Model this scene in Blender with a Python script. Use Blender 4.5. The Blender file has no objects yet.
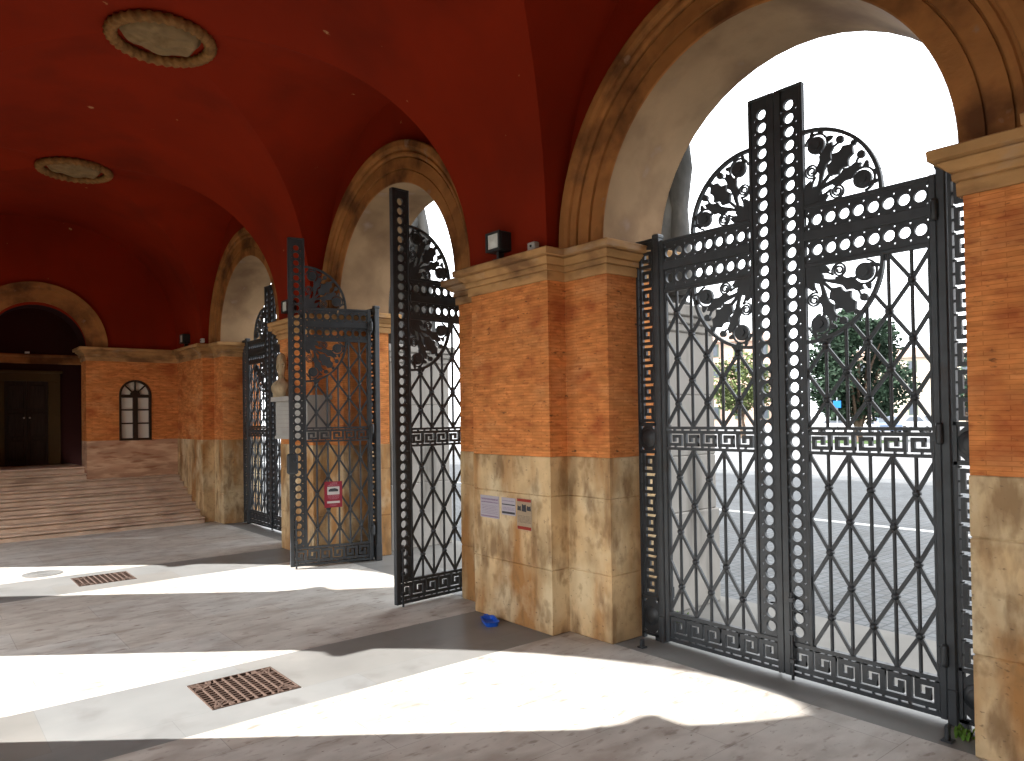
import bpy, math, random
import numpy as np
from mathutils import Matrix, Vector, noise
from mathutils.geometry import tessellate_polygon

PI = math.pi
C = bpy.context.scene.collection
SC = bpy.context.scene

# ------------------------------------------------------------------ camera
yaw, pitch, roll = (math.radians(v) for v in (39.539, 0.838, -0.864))
F = Vector((math.sin(yaw) * math.cos(pitch), math.cos(yaw) * math.cos(pitch), math.sin(pitch)))
R0 = Vector((math.cos(yaw), -math.sin(yaw), 0))
U0 = R0.cross(F)
R = R0 * math.cos(roll) + U0 * math.sin(roll)
U = U0 * math.cos(roll) - R0 * math.sin(roll)
cam = bpy.data.cameras.new('camera')
cam.sensor_width = 36.0
cam.lens = 735.794 / 1024 * 36
cam.shift_y = (405.065 - 380.5) / 1024
cam.clip_end = 1000
co = bpy.data.objects.new('camera', cam)
C.objects.link(co)
M = Matrix((R, U, -F)).transposed().to_4x4()
M.translation = (0, 0, 1.9)
co.matrix_world = M
SC.camera = co

# ------------------------------------------------------------------ sky, sun, exposure
W = bpy.data.worlds.new('sky')
SC.world = W
W.use_nodes = True
bg = W.node_tree.nodes['Background']
bg.inputs[0].default_value = (0.93, 0.965, 1.0, 1)
bg.inputs[1].default_value = 4.0
sun = bpy.data.lights.new('sun', 'SUN')
sun.energy = 19.0
sun.color = (1.0, 0.97, 0.93)
sun.angle = math.radians(0.45)
so = bpy.data.objects.new('sun', sun)
C.objects.link(so)
saz, sel = math.radians(38.5), math.radians(31.3)
sd = Vector((math.cos(saz) * math.cos(sel), -math.sin(saz) * math.cos(sel), -math.sin(sel)))
so.rotation_euler = sd.to_track_quat('-Z', 'Y').to_euler()
so.location = (-20, 20, 20)
SC.view_settings.view_transform = 'Standard'
SC.view_settings.look = 'None'
SC.view_settings.gamma = 1
SC.view_settings.exposure = 0.0
SC.view_settings.use_curve_mapping = False
SC.cycles.max_bounces = 14
SC.cycles.diffuse_bounces = 8

# ------------------------------------------------------------------ materials
def mat(name, col, rough=0.8, metal=0.0, var=0.15, scale=3.0, bump=0.0, stretch=(1, 1, 1), stains=(), spec=0.15, coords='Object'):
    """noise-varied colour; stains = list of (colour, scale, stretch, lo, hi, amount)"""
    m = bpy.data.materials.new(name)
    m.use_nodes = True
    nt = m.node_tree
    N, L = nt.nodes, nt.links
    b = N['Principled BSDF']
    b.inputs['Roughness'].default_value = rough
    b.inputs['Metallic'].default_value = metal
    b.inputs['Specular IOR Level'].default_value = spec
    tc = N.new('ShaderNodeTexCoord')
    def nz(sc, st, det=6):
        mp = N.new('ShaderNodeMapping')
        mp.inputs['Scale'].default_value = st
        L.new(tc.outputs[coords], mp.inputs['Vector'])
        t = N.new('ShaderNodeTexNoise')
        t.inputs['Scale'].default_value = sc
        t.inputs['Detail'].default_value = det
        L.new(mp.outputs[0], t.inputs['Vector'])
        return t
    t = nz(scale, stretch)
    cr = N.new('ShaderNodeValToRGB')
    cr.color_ramp.elements[0].position = 0.3
    cr.color_ramp.elements[1].position = 0.7
    cr.color_ramp.elements[0].color = tuple(c * (1 - var) for c in col) + (1,)
    cr.color_ramp.elements[1].color = tuple(min(1, c * (1 + var)) for c in col) + (1,)
    L.new(t.outputs[0], cr.inputs[0])
    out = cr.outputs[0]
    for (sc_, ss, sst, lo, hi, amt) in stains:
        s = nz(ss, sst, 8)
        r = N.new('ShaderNodeMapRange')
        r.inputs['From Min'].default_value = lo
        r.inputs['From Max'].default_value = hi
        r.inputs['To Max'].default_value = amt
        L.new(s.outputs[0], r.inputs[0])
        mx = N.new('ShaderNodeMixRGB')
        mx.inputs[2].default_value = tuple(sc_) + (1,)
        L.new(r.outputs[0], mx.inputs[0])
        L.new(out, mx.inputs[1])
        out = mx.outputs[0]
    L.new(out, b.inputs['Base Color'])
    if bump:
        bn = nz(scale * 8, stretch)
        bp = N.new('ShaderNodeBump')
        bp.inputs['Strength'].default_value = bump
        bp.inputs['Distance'].default_value = 0.01
        L.new(bn.outputs[0], bp.inputs['Height'])
        L.new(bp.outputs[0], b.inputs['Normal'])
    m['out'] = 1
    return m

def brickify(m, w, h, mortar, mcol, dark=0.75, amount=1.0, bumps=0.3, offset=0.5):
    """lay a brick pattern (UV in metres) over the base colour of m"""
    nt = m.node_tree
    N, L = nt.nodes, nt.links
    b = N['Principled BSDF']
    src = b.inputs['Base Color'].links[0].from_socket
    uv = N.new('ShaderNodeUVMap')
    br = N.new('ShaderNodeTexBrick')
    br.offset = offset
    br.inputs['Scale'].default_value = 1
    br.inputs['Brick Width'].default_value = w
    br.inputs['Row Height'].default_value = h
    br.inputs['Mortar Size'].default_value = mortar
    br.inputs['Mortar Smooth'].default_value = 0.2
    br.inputs['Color1'].default_value = (1, 1, 1, 1)
    br.inputs['Color2'].default_value = (dark, dark * 0.95, dark * 0.9, 1)
    br.inputs['Mortar'].default_value = tuple(mcol) + (1,)
    L.new(uv.outputs[0], br.inputs['Vector'])
    mx = N.new('ShaderNodeMixRGB')
    mx.blend_type = 'MULTIPLY'
    mx.inputs[0].default_value = amount
    L.new(src, mx.inputs[1])
    L.new(br.outputs[0], mx.inputs[2])
    L.new(mx.outputs[0], b.inputs['Base Color'])
    if bumps:
        bp = N.new('ShaderNodeBump')
        bp.invert = True
        bp.inputs['Strength'].default_value = bumps
        bp.inputs['Distance'].default_value = 0.004
        L.new(br.outputs['Fac'], bp.inputs['Height'])
        if b.inputs['Normal'].links:
            L.new(b.inputs['Normal'].links[0].from_socket, bp.inputs['Normal'])
        L.new(bp.outputs[0], b.inputs['Normal'])
    return m

RED = mat('red_plaster', (0.2049, 0.0128, 0.000912), 0.85, var=0.14, scale=0.7, bump=0.15,
          stains=[((0.09225, 0.007217, 0.00108), 1.1, (1, 1, 0.5), 0.5, 0.75, 0.6), ((0.4235, 0.2526, 0.1188), 5.5, (1, 1, 1), 0.735, 0.76, 0.85)])
BRICK = brickify(mat('orange_roman_brick', (0.6086, 0.2351, 0.07438), 0.85, var=0.25, scale=6, bump=0.25, stretch=(1, 1, 4), spec=0.12,
          stains=[((0.3454, 0.08151, 0.02565), 2.6, (1, 1, 1.6), 0.52, 0.68, 0.65), ((0.658, 0.337, 0.1411), 1.5, (1, 1, 2.0), 0.54, 0.72, 0.6),
                  ((0.3125, 0.08621, 0.03078), 9, (1, 1, 3.0), 0.57, 0.69, 0.55), ((0.08225, 0.04702, 0.02565), 14, (1, 1, 2.5), 0.63, 0.73, 0.8)]),
          0.24, 0.027, 0.0025, (0.72, 0.66, 0.60), 0.88, bumps=0.2)
STONE = mat('weathered_travertine', (0.5002, 0.3587, 0.195), 0.75, var=0.3, scale=3.4, bump=0.3, stretch=(1, 1, 0.8), spec=0.2,
          stains=[((0.3407, 0.154, 0.0429), 1.5, (1.8, 1.8, 0.4), 0.46, 0.60, 0.85), ((0.6525, 0.5425, 0.351), 2.3, (1, 1, 0.7), 0.52, 0.66, 0.7),
                  ((0.174, 0.09625, 0.0429), 3.2, (2.0, 2.0, 0.8), 0.52, 0.66, 0.7), ((0.2175, 0.1313, 0.0585), 9, (1.2, 1.2, 0.9), 0.54, 0.70, 0.55),
                  ((0.087, 0.0595, 0.039), 26, (1, 1, 1.6), 0.64, 0.72, 0.6)])
OCHRE = mat('ochre_stone_moulding', (0.297, 0.126, 0.0399), 0.8, var=0.22, scale=3, bump=0.25, stretch=(1, 1, 1.5),
          stains=[((0.06864, 0.0252, 0.01026), 2.2, (1, 1, 1), 0.46, 0.64, 0.85), ((0.2574, 0.1613, 0.1083), 4.5, (1, 1, 1), 0.66, 0.71, 0.7),
                  ((0.0572, 0.03024, 0.01995), 3.2, (1, 1, 1), 0.62, 0.76, 0.6)])
CORNM = mat('tan_cornice_stone', (0.4147, 0.2362, 0.09867), 0.8, var=0.2, scale=3, bump=0.25, stretch=(1, 1, 2),
          stains=[((0.1287, 0.06428, 0.03289), 2.0, (1, 1, 2.5), 0.48, 0.66, 0.8), ((0.3732, 0.27, 0.1892), 2.6, (1, 1, 3), 0.58, 0.7, 0.6)])
SOFFIT = mat('pale_soffit_plaster', (0.2805, 0.1836, 0.1026), 0.85, var=0.16, scale=2, bump=0.15,
          stains=[((0.1214, 0.06732, 0.03705), 1.5, (1, 1, 1), 0.48, 0.68, 0.75), ((0.3137, 0.2424, 0.2075), 3, (1, 1, 1), 0.62, 0.72, 0.5)])
MARBLE = mat('veined_cream_marble', (0.486, 0.2925, 0.1875), 0.4, var=0.2, scale=1.6, stretch=(1.2, 1, 3.2), spec=0.3,
          stains=[((0.675, 0.468, 0.3125), 2.4, (0.8, 1, 4.0), 0.48, 0.60, 0.8), ((0.27, 0.1105, 0.05625), 3.0, (0.8, 1, 4.5), 0.56, 0.66, 0.75)])
STEP = mat('worn_travertine_step', (0.5813, 0.4476, 0.3371), 0.8, var=0.16, scale=4, bump=0.25,
          stains=[((0.279, 0.1801, 0.1279), 2.6, (0.7, 1, 2), 0.54, 0.72, 0.7), ((0.6394, 0.5115, 0.4069), 1.3, (0.8, 1, 4), 0.56, 0.7, 0.5)])
TRAV = brickify(mat('floor_travertine', (0.4992, 0.49, 0.4596), 0.6, var=0.14, scale=3.0, bump=0.15, stretch=(1, 2, 1), spec=0.25,
          stains=[((0.3456, 0.315, 0.2828), 2.2, (1, 2.0, 1), 0.48, 0.66, 0.8), ((0.576, 0.575, 0.5454), 1.4, (1, 1.5, 1), 0.55, 0.7, 0.6),
                  ((0.2304, 0.195, 0.1667), 7, (1, 2.2, 1), 0.58, 0.70, 0.75), ((0.1248, 0.105, 0.0909), 22, (1, 2.0, 1), 0.66, 0.73, 0.8)]),
          1.45, 0.62, 0.0025, (0.66, 0.63, 0.61), 0.95, bumps=0.12)
GREY = brickify(mat('grey_floor_marble', (0.205, 0.21, 0.207), 0.42, var=0.10, scale=1.6, bump=0.05,
          stains=[((0.2788, 0.2788, 0.2706), 1.1, (1, 1, 1), 0.52, 0.7, 0.6), ((0.1394, 0.1353, 0.1312), 2.6, (1, 1, 1), 0.58, 0.72, 0.5)]),
          1.3, 1.25, 0.002, (0.8, 0.8, 0.8), 0.97, bumps=0.05)
IRON = mat('blue_grey_painted_iron', (0.029, 0.0338, 0.03888), 0.45, 0.15, var=0.25, scale=9, bump=0.08, spec=0.5,
          stains=[((0.0275, 0.0208, 0.0162), 6, (1, 1, 1), 0.62, 0.74, 0.6)])
GRATE = mat('rusty_cast_iron', (0.085, 0.055, 0.042), 0.8, 0.1, var=0.3, scale=20, bump=0.3)
PITM = mat('dark_drain_pit', (0.02, 0.012, 0.01), 0.95)
WHITEM = mat('white_inscribed_marble', (0.372, 0.3627, 0.341), 0.6, var=0.07, scale=3, bump=0.05, stains=[((0.248, 0.2294, 0.2046), 2, (1, 1, 2), 0.55, 0.75, 0.5)])
BUST = mat('eroded_yellow_stone', (0.3472, 0.2666, 0.1674), 0.9, var=0.2, scale=9, bump=0.6, stains=[((0.1488, 0.093, 0.0496), 7, (1, 1, 1), 0.56, 0.7, 0.8)])
PEDM = mat('pale_pedestal_stone', (0.3, 0.282, 0.258), 0.8, var=0.1, scale=2, bump=0.15,
          stains=[((0.09, 0.084, 0.072), 1.6, (2.4, 2.4, 0.4), 0.55, 0.72, 0.7)])
STATM = mat('grey_statue_marble', (0.115, 0.112, 0.108), 0.8, var=0.25, scale=3, bump=0.3, stains=[((0.03, 0.03, 0.028), 2, (1.5, 1.5, 0.6), 0.50, 0.66, 0.8), ((0.24, 0.23, 0.21), 3, (1.5, 1.5, 0.6), 0.58, 0.7, 0.6)])
WREATH = mat('gilded_stone_wreath', (0.2046, 0.1023, 0.0372), 0.8, var=0.35, scale=14, bump=0.5)
RELIEF = mat('pale_relief_stone', (0.2108, 0.1395, 0.0713), 0.85, var=0.25, scale=5, bump=0.4, stains=[((0.0744, 0.0434, 0.0186), 4, (1, 1, 1), 0.56, 0.7, 0.75)])
WOOD = mat('dark_door_wood', (0.022, 0.013, 0.009), 0.6, var=0.3, scale=6, stretch=(6, 6, 0.6))
DOORFR = mat('ochre_door_frame', (0.055, 0.032, 0.011), 0.8, var=0.15, scale=3)  # ochre lowered so its colour carries the shade of the recess
SHADERED = mat('shade_darkened_recess_plaster', (0.022, 0.0045, 0.0035), 0.85, var=0.15, scale=1)  # recess shade put into the plaster colour, far darker than the vault red
WINF = mat('dark_window_frame', (0.03, 0.018, 0.012), 0.55, var=0.2, scale=10)
def glassy(name, col, rough=0.35, var=0.06):
    return mat(name, col, rough, var=var, scale=2.5, spec=0.5)
PANE = glassy('pale_backlit_pane', (0.62, 0.6, 0.55))  # light coming from behind the window is put into this pale colour
BLACK = mat('black_plastic', (0.012, 0.013, 0.014), 0.45, var=0.2, scale=10, spec=0.4)
LENS = mat('reflector_glass', (0.55, 0.57, 0.55), 0.3, 0.0, var=0.2, scale=4, spec=0.6)
WPLAS = mat('white_plastic', (0.341, 0.3286, 0.31), 0.5, var=0.05, scale=6)
BLUE = mat('blue_plastic', (0.010, 0.095, 0.55), 0.4, var=0.1, scale=8, spec=0.4)
PAPER = mat('white_paper', (0.3844, 0.3596, 0.3968), 0.8, var=0.04, scale=8)
CREAMP = mat('cream_paper', (0.3224, 0.248, 0.1674), 0.8, var=0.06, scale=8)
INKP = mat('purple_grey_ink', (0.24, 0.17, 0.25), 0.8, var=0.2, scale=60)
INKK = mat('black_ink', (0.05, 0.05, 0.055), 0.8, var=0.3, scale=60)
INKR = mat('red_ink', (0.2604, 0.031, 0.0217), 0.7, var=0.15, scale=30)
SIGNR = mat('crimson_sign_board', (0.21, 0.022, 0.036), 0.5, var=0.08, scale=5)
SIGNP = mat('pink_sign_print', (0.341, 0.1364, 0.1674), 0.6, var=0.15, scale=60)
SIGNW = mat('white_sign_print', (0.434, 0.4092, 0.3968), 0.6, var=0.05, scale=20)
FOL = mat('tree_leaves', (0.022, 0.04, 0.024), 0.7, var=0.4, scale=0.9)
FOL2 = mat('pale_tree_leaves', (0.0992, 0.124, 0.0465), 0.7, var=0.4, scale=0.9)
WEED = mat('green_weed', (0.10, 0.20, 0.03), 0.7, var=0.3, scale=10)
LAWN = mat('lawn_grass', (0.045, 0.085, 0.018), 0.9, var=0.25, scale=3)
GARDEN = mat('garden_ground', (0.07, 0.08, 0.04), 0.95, var=0.3, scale=0.6)
BARK = mat('tree_bark', (0.10, 0.07, 0.05), 0.9, var=0.3, scale=6)
COBBLE = brickify(mat('blue_grey_cobbles', (0.135, 0.1425, 0.15), 0.7, var=0.15, scale=1.2, bump=0.1), 0.12, 0.12, 0.012, (0.55, 0.55, 0.55), 0.8, bumps=0.5, offset=0.5)
WALK = mat('beige_sidewalk', (0.198, 0.1898, 0.176), 0.85, var=0.1, scale=2, bump=0.1)
ASPH = mat('pale_asphalt', (0.175, 0.175, 0.1785), 0.85, var=0.1, scale=2)
RPAINT = mat('white_road_paint', (0.465, 0.465, 0.4526), 0.7, var=0.04, scale=3)
FACADE = mat('cream_facade', (0.62, 0.54, 0.43), 0.85, var=0.08, scale=0.3)
FACADE2 = mat('rose_facade', (0.58, 0.40, 0.31), 0.85, var=0.08, scale=0.3)
ROOFT = mat('terracotta_roof', (0.42, 0.30, 0.24), 0.85, var=0.2, scale=0.6)
WINDK = glassy('dark_glass', (0.06, 0.07, 0.085), 0.15)
SHUT = mat('green_shutters', (0.10, 0.13, 0.10), 0.7, var=0.1, scale=2)
EXTW = mat('exterior_stucco', (0.52, 0.46, 0.38), 0.9, var=0.1, scale=0.5)
CARW = mat('white_car_paint', (0.65, 0.66, 0.68), 0.25, var=0.02, scale=1, spec=0.6)
CARB = mat('blue_grey_car_paint', (0.12, 0.16, 0.24), 0.25, var=0.02, scale=1, spec=0.6)
CARS = mat('silver_car_paint', (0.42, 0.44, 0.46), 0.25, 0.3, var=0.02, scale=1, spec=0.6)
TYRE = mat('tyre_rubber', (0.015, 0.015, 0.015), 0.85, var=0.1, scale=6)
SIGNB = mat('blue_street_sign', (0.02, 0.16, 0.50), 0.5, var=0.05, scale=4)
STEELP = mat('grey_pole_steel', (0.22, 0.23, 0.24), 0.5, 0.5, var=0.1, scale=8)

# ------------------------------------------------------------------ mesh builder
class MB:
    def __init__(s):
        s.v, s.f, s.m, s.sm = [], [], [], []
    def add(s, verts, faces, m=0, smooth=False):
        o = len(s.v)
        s.v += [tuple(p) for p in verts]
        for f in faces:
            s.f.append([i + o for i in f])
            s.m.append(m)
            s.sm.append(smooth)
        return s
    def box(s, x0, x1, y0, y1, z0, z1, m=0, b=0.0):
        x0, x1 = min(x0, x1), max(x0, x1); y0, y1 = min(y0, y1), max(y0, y1); z0, z1 = min(z0, z1), max(z0, z1)
        if b <= 0:
            v = [(x, y, z) for z in (z0, z1) for y in (y0, y1) for x in (x0, x1)]
            return s.add(v, [(0, 2, 3, 1), (4, 5, 7, 6), (0, 1, 5, 4), (2, 6, 7, 3), (0, 4, 6, 2), (1, 3, 7, 5)], m)
        b = min(b, (x1 - x0) * .45, (y1 - y0) * .45, (z1 - z0) * .45)
        c = [(x0, x1), (y0, y1), (z0, z1)]
        v, idx = [], {}
        for i in (0, 1):
            for j in (0, 1):
                for k in (0, 1):
                    e = (i, j, k)
                    for a in range(3):  # vertex lying on the face of axis a
                        p = [c[q][e[q]] + (0 if q == a else (b if e[q] == 0 else -b)) for q in range(3)]
                        idx[(e, a)] = len(v)
                        v.append(p)
        fs = []
        ctr = Vector(((x0 + x1) / 2, (y0 + y1) / 2, (z0 + z1) / 2))
        def push(f):
            p = [Vector(v[q]) for q in f]
            n = (p[1] - p[0]).cross(p[2] - p[0])
            if n.dot(sum(p, Vector()) / len(p) - ctr) < 0:
                f = f[::-1]
            fs.append(f)
        for a in range(3):
            o1, o2 = [q for q in range(3) if q != a]
            for sd_ in (0, 1):
                f = []
                for (p, q) in ((0, 0), (1, 0), (1, 1), (0, 1)):
                    e = [0, 0, 0]; e[a] = sd_; e[o1] = p; e[o2] = q
                    f.append(idx[(tuple(e), a)])
                push(f)
            for p in (0, 1):
                for q in (0, 1):  # edge along axis a
                    e0 = [0, 0, 0]; e0[o1] = p; e0[o2] = q
                    e1 = list(e0); e1[a] = 1
                    e0, e1 = tuple(e0), tuple(e1)
                    push([idx[(e0, o1)], idx[(e1, o1)], idx[(e1, o2)], idx[(e0, o2)]])
        for i in (0, 1):
            for j in (0, 1):
                for k in (0, 1):
                    e = (i, j, k)
                    push([idx[(e, 0)], idx[(e, 1)], idx[(e, 2)]])
        return s.add(v, fs, m)
    def extr(s, loops, t0, t1, fr, m=0, smooth=False):
        """extrude 2-D loops (first = outline, rest = holes) from t0 to t1; fr(a,b,t) -> point"""
        flat = [p for l in loops for p in l]
        tri = tessellate_polygon([[Vector((p[0], p[1], 0)) for p in l] for l in loops])
        n = len(flat)
        v = [fr(p[0], p[1], t0) for p in flat] + [fr(p[0], p[1], t1) for p in flat]
        fs = []
        for t in tri:
            a, b, c = (Vector(flat[i] + (0,)) if len(flat[i]) == 2 else Vector(flat[i]) for i in t)
            t = list(t)
            if (b - a).cross(c - a).z < 0:
                t = t[::-1]
            fs.append([i + n for i in t])
            fs.append(t[::-1])
        o = 0
        for k, l in enumerate(loops):
            ar = sum(l[i][0] * l[(i + 1) % len(l)][1] - l[(i + 1) % len(l)][0] * l[i][1] for i in range(len(l)))
            ccw = (ar > 0) if k == 0 else (ar < 0)
            for i in range(len(l)):
                a, b = o + i, o + (i + 1) % len(l)
                fs.append([a, b, b + n, a + n] if ccw else [b, a, a + n, b + n])
            o += len(l)
        # orientation: front normal should be along +t
        e = Vector(fr(0, 0, 1)) - Vector(fr(0, 0, 0)); ax = Vector(fr(1, 0, 0)) - Vector(fr(0, 0, 0)); bx = Vector(fr(0, 1, 0)) - Vector(fr(0, 0, 0))
        if ax.cross(bx).dot(e) * (t1 - t0) < 0:
            fs = [f[::-1] for f in fs]
        return s.add(v, fs, m, smooth)
    def tube(s, pts, r, n=8, m=0, smooth=True, caps=True):
        pts = [Vector(p) for p in pts]
        rs = r if isinstance(r, (list, tuple)) else [r] * len(pts)
        v, fs = [], []
        ref = None
        for i, p in enumerate(pts):
            d = (pts[min(i + 1, len(pts) - 1)] - pts[max(i - 1, 0)]).normalized()
            if ref is None:
                ref = Vector((0, 0, 1)) if abs(d.z) < 0.9 else Vector((1, 0, 0))
            u = d.cross(ref).normalized()
            w = u.cross(d)
            ref = w
            for k in range(n):
                a = 2 * PI * k / n
                v.append(p + (u * math.cos(a) + w * math.sin(a)) * rs[i])
        for i in range(len(pts) - 1):
            for k in range(n):
                a, b = i * n + k, i * n + (k + 1) % n
                fs.append([a, a + n, b + n, b])
        s.add(v, fs, m, smooth)
        if caps:
            s.add(v[:n], [list(range(n))], m)
            s.add(v[-n:], [list(range(n))[::-1]], m)
        return s
    def lathe(s, prof, ctr, n=24, m=0, smooth=True, rad=None, axis='Z'):
        """prof: (r, h) list from bottom to top; rad(theta, h) -> radius factor"""
        v, fs = [], []
        for (r, h) in prof:
            for k in range(n):
                a = 2 * PI * k / n
                q = r * (rad(a, h) if rad else 1)
                if axis == 'Z':
                    v.append((ctr[0] + q * math.cos(a), ctr[1] + q * math.sin(a), ctr[2] + h))
                elif axis == 'X':
                    v.append((ctr[0] + h, ctr[1] + q * math.cos(a), ctr[2] + q * math.sin(a)))
                else:
                    v.append((ctr[0] + q * math.sin(a), ctr[1] + h, ctr[2] + q * math.cos(a)))
        for i in range(len(prof) - 1):
            for k in range(n):
                a, b = i * n + k, i * n + (k + 1) % n
                fs.append([a, b, b + n, a + n])
        if prof[0][0] > 1e-6:
            fs.append(list(range(n))[::-1])
        if prof[-1][0] > 1e-6:
            fs.append([(len(prof) - 1) * n + k for k in range(n)])
        return s.add(v, fs, m, smooth)
    def build(s, name, mats, parent=None, kind=None, label=None, cat=None, group=None):
        me = bpy.data.meshes.new(name)
        me.from_pydata(s.v, [], s.f)
        for m in (mats if isinstance(mats, (list, tuple)) else [mats]):
            me.materials.append(m)
        me.polygons.foreach_set('material_index', s.m)
        me.polygons.foreach_set('use_smooth', s.sm)
        uv = me.uv_layers.new(name='UVMap')
        d = np.zeros(len(me.loops) * 2)
        for p in me.polygons:
            n = p.normal
            ax, ay, az = abs(n.x), abs(n.y), abs(n.z)
            for li in p.loop_indices:
                c = me.vertices[me.loops[li].vertex_index].co
                if az >= ax and az >= ay:
                    q = (c.x, c.y)
                elif ax >= ay:
                    q = (c.y, c.z)
                else:
                    q = (c.x, c.z)
                d[li * 2], d[li * 2 + 1] = q
        uv.data.foreach_set('uv', d)
        me.update()
        o = bpy.data.objects.new(name, me)
        C.objects.link(o)
        if parent:
            o.parent = parent
        tag(o, label, cat, group, kind)
        return o

def tag(o, label=None, cat=None, group=None, kind=None):
    if label: o['label'] = label
    if cat: o['category'] = cat
    if group: o['group'] = group
    if kind: o['kind'] = kind
    return o

def empty(name, loc, rz=0.0, label=None, cat=None, group=None):
    o = bpy.data.objects.new(name, None)
    C.objects.link(o)
    o.location = loc
    o.rotation_euler = (0, 0, rz)
    o.empty_display_size = 0.1
    return tag(o, label, cat, group)

KIDS = {}
def copy_tree(o, parent=None):
    c = o.copy()
    C.objects.link(c)
    if parent: c.parent = parent
    for ch in [q for q in bpy.data.objects if q.parent == o]:
        copy_tree(ch, c)
    return c

ID = lambda a, b, t: (a, b, t)
def circ(cx, cy, r, n=16, ph=0.0):
    return [(cx + r * math.cos(2 * PI * k / n + ph), cy + r * math.sin(2 * PI * k / n + ph)) for k in range(n)]
def rect(a0, a1, b0, b1):
    return [(a0, b0), (a1, b0), (a1, b1), (a0, b1)]
def ribbon(pts, w):
    """2-D polyline -> outline polygon of width w (w may be a list)"""
    n = len(pts)
    ws = w if isinstance(w, (list, tuple)) else [w] * n
    l, r = [], []
    for i in range(n):
        p, q = pts[max(i - 1, 0)], pts[min(i + 1, n - 1)]
        dx, dy = q[0] - p[0], q[1] - p[1]
        d = math.hypot(dx, dy) or 1
        nx, ny = -dy / d * ws[i] / 2, dx / d * ws[i] / 2
        l.append((pts[i][0] + nx, pts[i][1] + ny))
        r.append((pts[i][0] - nx, pts[i][1] - ny))
    return r + l[::-1]
def offset_poly(poly, d):
    """offset a counter-clockwise polygon outward by d (mitred)"""
    n, out = len(poly), []
    for i in range(n):
        a, b, c = Vector(poly[i - 1]), Vector(poly[i]), Vector(poly[(i + 1) % n])
        e1, e2 = (b - a).normalized(), (c - b).normalized()
        n1, n2 = Vector((e1.y, -e1.x)), Vector((e2.y, -e2.x))
        mdir = (n1 + n2)
        k = d / max(0.2, (1 + n1.dot(n2)))
        out.append((b.x + mdir.x * k, b.y + mdir.y * k))
    return out

# ------------------------------------------------------------------ dimensions
XP, XS, XB = 4.29, 4.495, 5.2          # pilaster front, set-back plane, outer face of the arcade wall
XC = 1.87                              # axis of the portico
PIT = 4.785                            # bay pitch
Y0 = 0.463                             # a pier centre
HP, HS = 0.557, 1.061                  # half widths of pilaster and pier
ZB, ZC0, ZC1 = 1.541, 3.076, 3.33      # stone/brick line, cornice bottom and top
ZJ = (0.0, 0.561, 1.199, ZB)
AR, AO, ZA = 1.331, 1.80, 3.318       # arch radii, arch centre height
VR, VZ, VH = 2.42, 3.3, 1.8355         # vault radius, springing, half bay
YE, YN = 15.92, -5.43                  # far and near end walls
mir = lambda x: 2 * XC - x
piers = [Y0 + PIT * k for k in (-1, 0, 1, 2)]
bays = [Y0 + PIT * (k + .5) for k in (-1, 0, 1, 2)]

def pier_plan(yc, y0=None, y1=None):
    lo, hi = yc - HS, yc + HS
    p = [(XB, lo), (XB, hi), (XS, hi), (XS, yc + HP), (XP, yc + HP), (XP, yc - HP), (XS, yc - HP), (XS, lo)]
    return p   # counter-clockwise seen from above
def plan_last():   # the pier against the far wall
    yc = Y0 + PIT * 3
    return [(XB, yc - HS), (XB, YE), (XP, YE), (XP, yc - HP), (XS, yc - HP), (XS, yc - HS)]
def plan_first():
    yc = Y0 - PIT * 1
    return pier_plan(yc)
def mirror_plan(p):
    return [(mir(x), y) for x, y in p][::-1]

CORN = [(0, ZC0 - .004), (.02, ZC0 - .004), (.022, ZC0 + .066), (.012, ZC0 + .068), (.012, ZC0 + .076), (.036, ZC0 + .08), (.04, ZC0 + .115), (.03, ZC0 + .118), (.03, ZC0 + .126),
        (.05, ZC0 + .132), (.066, ZC0 + .15), (.09, ZC0 + .172), (.094, ZC0 + .178), (.082, ZC0 + .18), (.082, ZC0 + .188), (.128, ZC0 + .194), (.132, ZC1 - .008), (.124, ZC1), (0, ZC1 + .004)]
def profile_ring(mb, plan, prof, m=0, closed=True):
    rings = [[(x, y, z) for x, y in offset_poly(plan, d)] for d, z in prof]
    n = len(plan)
    for a, b in zip(rings, rings[1:]):
        mb.add(a + b, [[i, (i + 1) % n, (i + 1) % n + n, i + n] for i in range(n)], m)

def chamfer_prism(mb, plan, z0, z1, c=0.009, m=0):
    prof = [(-c, z0), (0, z0 + c), (0, z1 - c), (-c, z1)]
    profile_ring(mb, plan, prof, m)

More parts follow.
